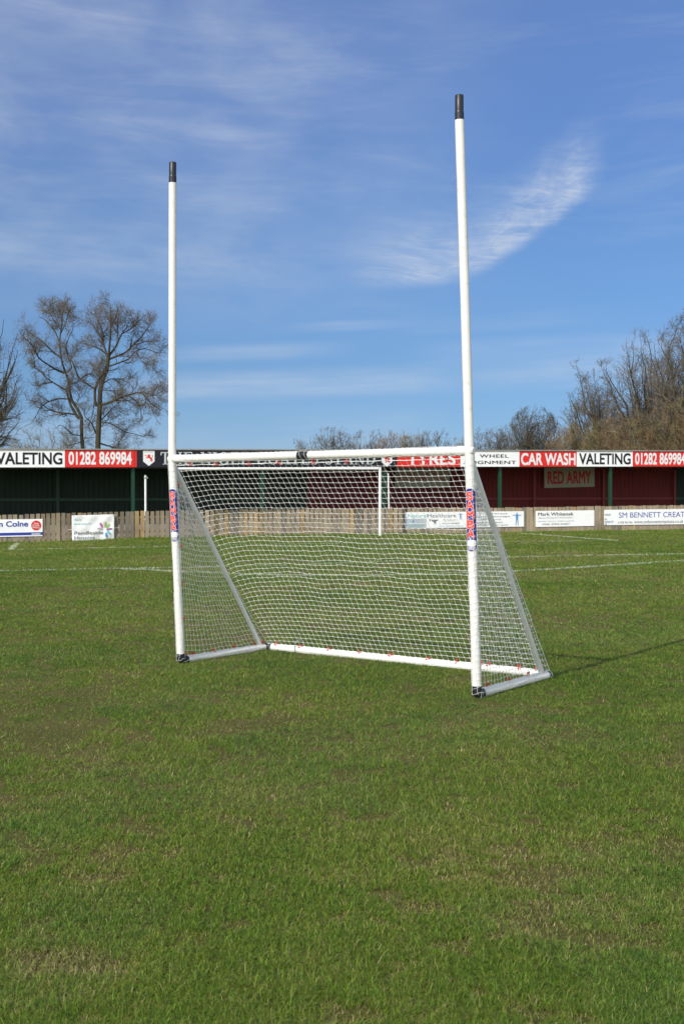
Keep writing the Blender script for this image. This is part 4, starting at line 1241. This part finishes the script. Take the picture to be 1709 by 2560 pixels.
def children(P, R, per, t0, t1, ang, r, ratio, K, jit, up, rk=.55, rmin=.004, env=None, lmin=.15, tipsmall=.5, soft=.45):
    n, Kp, _ = P.shape; L = lengths(P)
    cnt = np.maximum(1, r.poisson(per, n)) if np.ndim(per) == 0 else r.poisson(per)
    id_ = np.repeat(np.arange(n), cnt); m = len(id_); t = r.uniform(t0, t1, m) ** .9
    x = t * (Kp - 1); i = np.clip(x.astype(int), 0, Kp - 2); f = (x - i)[:, None]
    p0 = P[id_, i] * (1 - f) + P[id_, i + 1] * f; d = norm(P[id_, i + 1] - P[id_, i])
    pr_ = (R[id_, i] * (1 - f[:, 0]) + R[id_, i + 1] * f[:, 0])
    q = norm(np.cross(d, r.normal(0, 1, (m, 3)))); a = r.normal(ang, .22, m)[:, None]
    dd = d * np.cos(a) + q * np.sin(a)
    LL = np.maximum(lmin, L[id_] * ratio * (1 - tipsmall * t) * r.uniform(.55, 1.25, m))
    if env is not None:
        c, rad = env; o = (p0 - c) / rad; e = norm(dd + np.array([0, 0, up * 1.5])) / rad
        A = (e * e).sum(1); B = (o * e).sum(1); C = (o * o).sum(1) - 1; D = np.maximum(B * B - A * C, 0)
        dist = (-B + np.sqrt(D)) / A; LL = np.minimum(LL, np.maximum(np.maximum(.12, LL * soft), dist * r.uniform(.8, 1.15, m)))
        if soft < .3:
            k_ = dist > .30; p0, dd, LL, pr_ = p0[k_], dd[k_], LL[k_], pr_[k_]; m = len(LL)
    rr = np.maximum(rmin, pr_ * rk * r.uniform(.7, 1.1, m))
    Pc = grow(p0, dd, LL, K, jit, up, r); Rc = rr[:, None] * np.linspace(1, .35, K)[None]
    return Pc, np.maximum(Rc, rmin * .8)


def tree_mesh(name, groups, material, parent, base):
    b = MB()
    for P, R, sides in groups:
        if len(P):
            v, f = tubes(P, R, sides); b.add(v, f, None, sides > 3)
    return b.build(name, material, parent)


M['bark'] = mat('mossy_bark', (.062, .055, .036), .9, .1, 2.5, .35, bump=.4)
M['twig'] = mat('grey_brown_twigs', (.135, .118, .095), .9, .1, .8, .22)
M['twig_olive'] = mat('olive_brown_twigs', (.205, .165, .085), .9, .1, .35, .30)
M['twig_dark'] = mat('dark_grey_twigs', (.105, .092, .070), .9, .1, .8, .2)
M['twig_rust'] = mat('rusty_twigs', (.215, .150, .088), .9, .1, .5, .28)


def resample(pts, K):
    pts = np.asarray(pts, float); d = np.concatenate([[0], np.cumsum(np.linalg.norm(np.diff(pts, axis=0), axis=1))]); t = np.linspace(0, d[-1], K)
    return np.stack([np.interp(t, d, pts[:, k]) for k in range(3)], 1)


def traced_tree(name, Y, trunks, limbs, label, seed, twm):
    """limbs drawn from the photo's branching, spread in depth by their own lateral reach."""
    r = np.random.default_rng(seed)
    conv = lambda q: (q[0] * .27424, 700 + q[1] * .27424)
    base = at_depth(*conv(trunks[0][0][0]), Y); base[2] = 0
    e = empty(name, base, label, 'tree', 'bare trees behind the stand')
    TP, TR = [], []
    for pts, r0, r1 in trunks:
        W_ = np.array([at_depth(*conv(q), Y) for q in pts])
        if pts[0][1] > 1500: W_ = np.vstack([[W_[0][0], W_[0][1], -.2], W_])
        TP.append(resample(W_, 24)); TR.append(np.linspace(r0, r1, 24))
    LP, LR = [], []
    for pts, r0 in limbs:
        W_ = np.array([at_depth(*conv(q), Y) for q in pts]); side = W_[:, 0] - W_[0, 0]; ln_ = np.concatenate([[0], np.cumsum(np.linalg.norm(np.diff(W_, axis=0), axis=1))])
        slope = r.uniform(-.75, .75); W_[:, 1] += slope * ln_
        for k in range(len(W_)):            # keep its place in view while it moves in depth
            W_[k] = at_depth(*conv(pts[k]), W_[k, 1])
        W_ = resample(W_, 24)[:22]; LP.append(resample(W_, 12)); LR.append(np.linspace(r0 * .72, .016, 12))
    TPa, TRa, LPa, LRa = np.array(TP), np.array(TR), np.array(LP), np.array(LR)
    tree_mesh('trunk', [(TPa, TRa, 9), (LPa, LRa, 6)], M['bark'], e, base)
    nL = np.maximum(5, (lengths(LPa) * 4.2)).astype(float)
    A, AR = children(LPa, LRa, nL, .10, 1, .75, r, .34, 8, .2, .03, .6, .009, lmin=.45)
    A2, AR2 = children(TPa[:, 8:], TRa[:, 8:], 5, .1, 1, .9, r, .20, 8, .2, .05, .3, .010, lmin=.5)
    A = np.vstack([A, A2]); AR = np.vstack([AR, np.minimum(AR2, .025)])
    B, BR = children(A, AR, 6.0, .12, 1, .65, r, .60, 6, .22, .03, .6, .0062, lmin=.45)
    Cc_, CR = children(B, BR, 4.2, .1, 1, .65, r, .66, 5, .25, .02, .65, .0042, lmin=.28)
    D, DR = children(Cc_, CR, 2.0, .1, 1, .6, r, .65, 3, .22, .03, .7, .0034, lmin=.2)
    tree_mesh('crown', [(A, AR, 4), (B, BR, 3), (Cc_, CR, 3), (D, DR, 3)], twm, e, base)
    return e


traced_tree('bare_tree', 62.0,
    [([(755, 1540), (745, 1400), (745, 1250), (720, 1190), (660, 1110), (635, 1010), (630, 920), (600, 850), (570, 760), (560, 700), (545, 600), (550, 500), (570, 420), (560, 330), (520, 230)], .145, .02),
     ([(722, 1265), (690, 1220), (650, 1150), (620, 1060), (605, 980)], .08, .05)],
    [([(690, 1225), (600, 1215), (500, 1200), (430, 1170), (380, 1125), (300, 1100), (230, 1075)], .08), ([(650, 1085), (540, 1080), (440, 1110), (380, 1150), (340, 1220), (300, 1300)], .07),
     ([(620, 1010), (560, 980), (480, 930), (420, 890), (380, 840), (320, 800), (240, 760)], .08), ([(480, 935), (400, 945), (330, 965), (270, 950)], .04), ([(585, 850), (500, 810), (430, 765), (360, 720), (320, 640), (270, 560), (170, 500)], .075),
     ([(560, 710), (490, 660), (430, 600), (350, 530), (280, 480), (200, 420)], .075), ([(545, 560), (500, 460), (450, 400), (400, 350), (330, 330)], .05), ([(550, 500), (600, 400), (620, 320), (640, 250)], .045),
     ([(600, 850), (660, 800), (620, 700), (600, 600), (640, 500), (690, 420)], .05), ([(560, 460), (500, 380), (450, 290), (430, 230)], .04), ([(570, 400), (570, 300), (580, 230)], .035),
     ([(635, 950), (690, 940), (720, 915), (700, 850), (660, 760)], .05), ([(745, 1420), (660, 1410), (600, 1350), (560, 1320), (510, 1340)], .04), ([(740, 1480), (660, 1500), (600, 1520)], .04), ([(770, 1440), (820, 1440), (865, 1435)], .03),
     ([(320, 800), (310, 700), (240, 560), (200, 480)], .045), ([(640, 1080), (700, 1130), (730, 1060), (690, 990)], .03)],
    'tall bare tree forking low, slimmer trunk of the pair above the red phone board', 5, M['twig'])
traced_tree('bare_tree', 60.5,
    [([(893, 1540), (897, 1400), (905, 1250), (912, 1120), (915, 1000), (940, 900), (975, 820), (985, 740), (990, 690)], .17, .10),
     ([(880, 1150), (866, 1090), (868, 1000), (890, 930), (930, 860), (968, 800)], .07, .055)],
    [([(985, 720), (960, 630), (935, 560), (935, 460), (900, 380), (870, 300), (850, 220)], .09), ([(990, 700), (1000, 600), (1010, 480), (1015, 350), (1010, 270), (1010, 200)], .10), ([(995, 690), (1050, 620), (1080, 560), (1110, 490), (1150, 440), (1200, 350)], .09),
     ([(1000, 720), (1080, 690), (1150, 660), (1220, 590), (1300, 510), (1350, 430), (1400, 350)], .09), ([(1000, 785), (1100, 750), (1180, 720), (1220, 660), (1300, 620), (1400, 650), (1490, 690)], .07), ([(985, 690), (930, 640), (870, 610), (800, 590), (740, 570), (700, 590)], .06),
     ([(935, 540), (880, 470), (850, 400), (810, 340)], .05), ([(1080, 560), (1070, 450), (1080, 350), (1090, 250)], .05), ([(1015, 420), (1060, 330), (1080, 230)], .045), ([(1110, 490), (1190, 450), (1260, 380), (1260, 300)], .05), ([(1220, 590), (1330, 560), (1430, 560)], .04),
     ([(1250, 660), (1290, 740), (1380, 780), (1410, 830)], .035), ([(915, 1140), (1000, 1120), (1060, 1090), (1100, 1065), (1170, 1050), (1240, 1025), (1290, 1025), (1340, 1070), (1370, 1120), (1440, 1170), (1520, 1220)], .10),
     ([(1180, 1060), (1240, 1100), (1280, 1150), (1290, 1230), (1295, 1310)], .05), ([(1340, 1070), (1320, 1130), (1340, 1190)], .035), ([(1340, 1060), (1420, 1050), (1500, 1000)], .035), ([(920, 1280), (980, 1220), (1030, 1160), (1090, 1130)], .05), ([(930, 1300), (990, 1300), (1050, 1330), (1150, 1390), (1220, 1400), (1300, 1430)], .05),
     ([(875, 1400), (850, 1330), (820, 1280), (780, 1255), (760, 1180)], .07), ([(860, 1110), (850, 1200), (825, 1285)], .04), ([(880, 1000), (800, 950), (730, 905), (700, 840), (670, 760), (640, 700), (600, 620)], .07), ([(735, 905), (780, 870), (840, 850), (880, 890), (895, 940)], .06),
     ([(915, 1490), (980, 1510), (1060, 1530), (1150, 1535)], .07), ([(1080, 1520), (1090, 1470), (1130, 1420), (1140, 1380)], .04), ([(930, 950), (1010, 900), (1090, 900), (1200, 950)], .045), ([(950, 900), (900, 830), (890, 780)], .03), ([(930, 1000), (1020, 1010), (1130, 1010)], .04), ([(925, 1340), (970, 1280), (995, 1275)], .04)],
    'thicker-trunked bare tree of the pair above the red phone board, with long drooping limb', 9, M['twig'])


def wild_tree(name, Y, px, top_py, half_px, label, seed, twm=None, nl=9, trunk_frac=.28, lean=0.0, dens=1.0, ang=.62, rounded=False, group='bare trees behind the stand', cat='tree', stems=1, low=.1, trunkr=None, upb_=.022, twk=1.0):
    r = np.random.default_rng(seed); twm = twm or M['twig']
    sc = Y / FPX; top = at_depth(px, top_py, Y); H = top[2]; Wd = half_px * sc
    base = np.array([top[0] - lean * H, Y, -.15]); e = empty(name, [base[0], base[1], 0], label, cat, group)
    zv = at_depth(px, 1118, Y)[2]; cz = max(H * (.5 + low / 2), zv); env = (np.array([top[0], Y, cz]), np.array([Wd, Wd * .9, (H - cz) * (1.08 if rounded else 1.03)])); far_ = Y / 80
    p0 = np.repeat(base[None], stems, 0) + r.normal(0, .15 * (stems > 1), (stems, 3)) * (1, 1, 0)
    d0 = np.array([[lean, 0, 1.]]) + r.normal(0, .22 if stems > 1 else .04, (stems, 3))
    tr_ = trunkr or H * .017
    fr_ = .62 if rounded else .80
    T = grow(p0, d0, np.full(stems, H * fr_) * (r.uniform(.8, 1, stems) if stems > 1 else 1), 14, .035, .05, r); TR = np.linspace(tr_, .02, 14)[None] * r.uniform(.7, 1, (stems, 1))
    # main limbs reach for points spread over the crown's outline
    m = int(nl * (2.2 if stems == 1 else 3)); who = r.integers(0, stems, m); zz_ = r.uniform(-.35, .98, m) ** 1.0; aa_ = r.uniform(0, 2 * math.pi, m); cc = np.sqrt(1 - zz_ ** 2)
    ko = r.uniform(.78, 1.02, m) * (1 + .10 * np.sin(aa_ * 3 + seed)) if not rounded else r.uniform(.93, 1.0, m)
    tgt = env[0] + env[1] * np.stack([cc * np.cos(aa_), cc * np.sin(aa_), zz_], 1) * ko[:, None]
    hgt = np.clip((tgt[:, 2] / H) * .50 - .10 + r.normal(0, .05, m), trunk_frac, .9) / fr_
    x_ = np.clip(hgt, .05, .97) * 13; i_ = x_.astype(int); f_ = (x_ - i_)[:, None]
    q0 = T[who, i_] * (1 - f_) + T[who, np.minimum(i_ + 1, 13)] * f_
    dist_ = np.linalg.norm(tgt - q0, axis=1)
    c1_ = q0 + (tgt - q0) * np.array([.62, .62, .40]) + np.stack([0 * dist_, 0 * dist_, dist_ * r.uniform(-.02, .12, m)], 1)
    tt_ = np.linspace(0, 1, 12)[None, :, None]
    A = (1 - tt_) ** 2 * q0[:, None] + 2 * tt_ * (1 - tt_) * c1_[:, None] + tt_ ** 2 * tgt[:, None]
    wob_ = np.cumsum(r.normal(0, .022, (m, 12, 3)), 1) * dist_[:, None, None]; wob_ -= wob_[:, :1]; A = A + wob_ * .8
    AR = np.maximum(.010, np.clip(tr_ * .58 * dist_ / (H * .5), .02, tr_ * .55)[:, None] * np.linspace(1, .10, 12)[None])
    B, BR = children(A, AR, 11 * dens, .10, 1, ang * 1.05, r, .42, 7, .15, upb_, .6, .010, env, .7, soft=0 if rounded else .45)
    Cc_, CR = children(B, BR, 6.5 * dens, .10, 1, .62, r, .58, 5, .18, upb_, .6, .0078 * far_, env, .5, soft=.1 if rounded else .45)
    D, DR = children(Cc_, CR, 3.2 * dens, .1, 1, .58, r, .66, 4, .2, upb_, .75, .0052 * far_ * twk, env, .38, soft=.2 if rounded else .45)
    tree_mesh('trunk', [(T, TR, 8), (A, AR, 5)], M['bark'], e, base)
    tree_mesh('crown', [(B, BR, 3), (Cc_, CR, 3), (D, DR, 3)], twm, e, base)
    return e


wild_tree('bare_tree', 58, -62, 776, 128, 'bare tree standing beyond the pair, over the VALETING board next to it', 31, nl=17, dens=.72, ang=.7, rounded=True)
wild_tree('bare_shrub', 66, 120, 1070, 95, 'low twiggy shrub behind the stand below the pair of tall trees', 32, M['twig_olive'], 6, .1, 0, .8, .8, group='bare shrubs behind the stand', cat='shrub', stems=6, low=.0)
mids = [(100, 800, 1071, 62, 'slender bare tree, first of the low far row right of the left upright', 'twig', 4), (101, 845, 1068, 44, 'bare tree with fanned crown, second in the low far row', 'twig', 3),
        (108, 920, 1074, 54, 'bare tree rising over brown hedge, third in the low far row', 'twig', 4), (106, 985, 1082, 50, 'dense rust-brown bush-like tree, in the middle of the low far row', 'twig_rust', 6),
        (104, 1030, 1085, 46, 'dense brown low tree, between rust bush and pale fanned tree', 'twig_olive', 6), (103, 1075, 1074, 58, 'bare tree with pale fanned crown left of the taller upright', 'twig', 4),
        (98, 1150, 1090, 34, 'bare tree half hidden behind the taller upright', 'twig_olive', 4), (98, 1218, 1062, 54, 'grey bare tree just right of the taller upright', 'twig', 4), (95, 1268, 1066, 40, 'dark bare tree tucked against the big domed tree', 'twig_dark', 4)]
for k, (Y, px, ty, hw_, lab, tm, stm) in enumerate(mids):
    wild_tree('bare_tree', Y, px, ty, hw_, lab, 40 + k, M[tm], 8, .15, 0, .6, .6, stems=stm, low=.12)
wild_tree('bare_tree', 92, 1334, 1019, 76, 'dark domed bare tree with rounded crown over the CAR WASH board', 61, M['twig_dark'], 24, .18, 0, .9, .6, True, low=.12, twk=1.15)
wild_tree('bare_tree', 80, 1492, 915, 104, 'pointed bare tree between the domed tree and the olive-trunked tree', 52, M['twig'], 18, .18, 0, 1.0, .5, low=.08)
wild_tree('bare_tree', 74, 1622, 815, 122, 'tall bare tree with olive trunk over the VALETING board next to CAR WASH', 53, M['twig'], 18, .3, -.01, 1.0, .6, low=.1)
wild_tree('bare_tree', 70, 1735, 768, 118, 'tallest bare tree, standing beyond the phone board next to VALETING and CAR WASH', 54, M['twig'], 18, .28, 0, 1.0, .55, low=.08)
wild_tree('bare_tree', 78, 1668, 870, 70, 'bare tree filling the gap between the olive-trunked tree and the tallest tree', 55, M['twig'], 12, .25, 0, .9, .5, low=.05)
brush = [(76, 1408, 1080, 38, 'twig_rust', 'rusty low bush at the foot of the domed tree'), (75, 1448, 1058, 46, 'twig_olive', 'olive bush right of the rusty bush'), (73, 1500, 1050, 50, 'twig_olive', 'broad olive bush below the pointed tree'),
         (72, 1552, 1026, 50, 'twig_rust', 'rust-brown bush between pointed tree and olive trunk'), (70, 1600, 1012, 50, 'twig_olive', 'olive bush around the olive trunk'), (69, 1645, 990, 50, 'twig_rust', 'tall rust-brown bush right of the olive trunk'),
         (68, 1690, 965, 55, 'twig_olive', 'tall olive bush above the phone board beyond RED ARMY'), (67, 1740, 930, 60, 'twig_rust', 'tall rust-brown bush farthest from the domed tree')]
for k, (Y, px, ty, hw_, tm, lab) in enumerate(brush):
    wild_tree('bare_shrub', Y, px, ty, hw_, lab, 70 + k, M[tm], 7, .08, 0, .72, .6, group='bare shrubs behind the stand', cat='shrub', stems=7, low=0, trunkr=.05, twk=1.35)
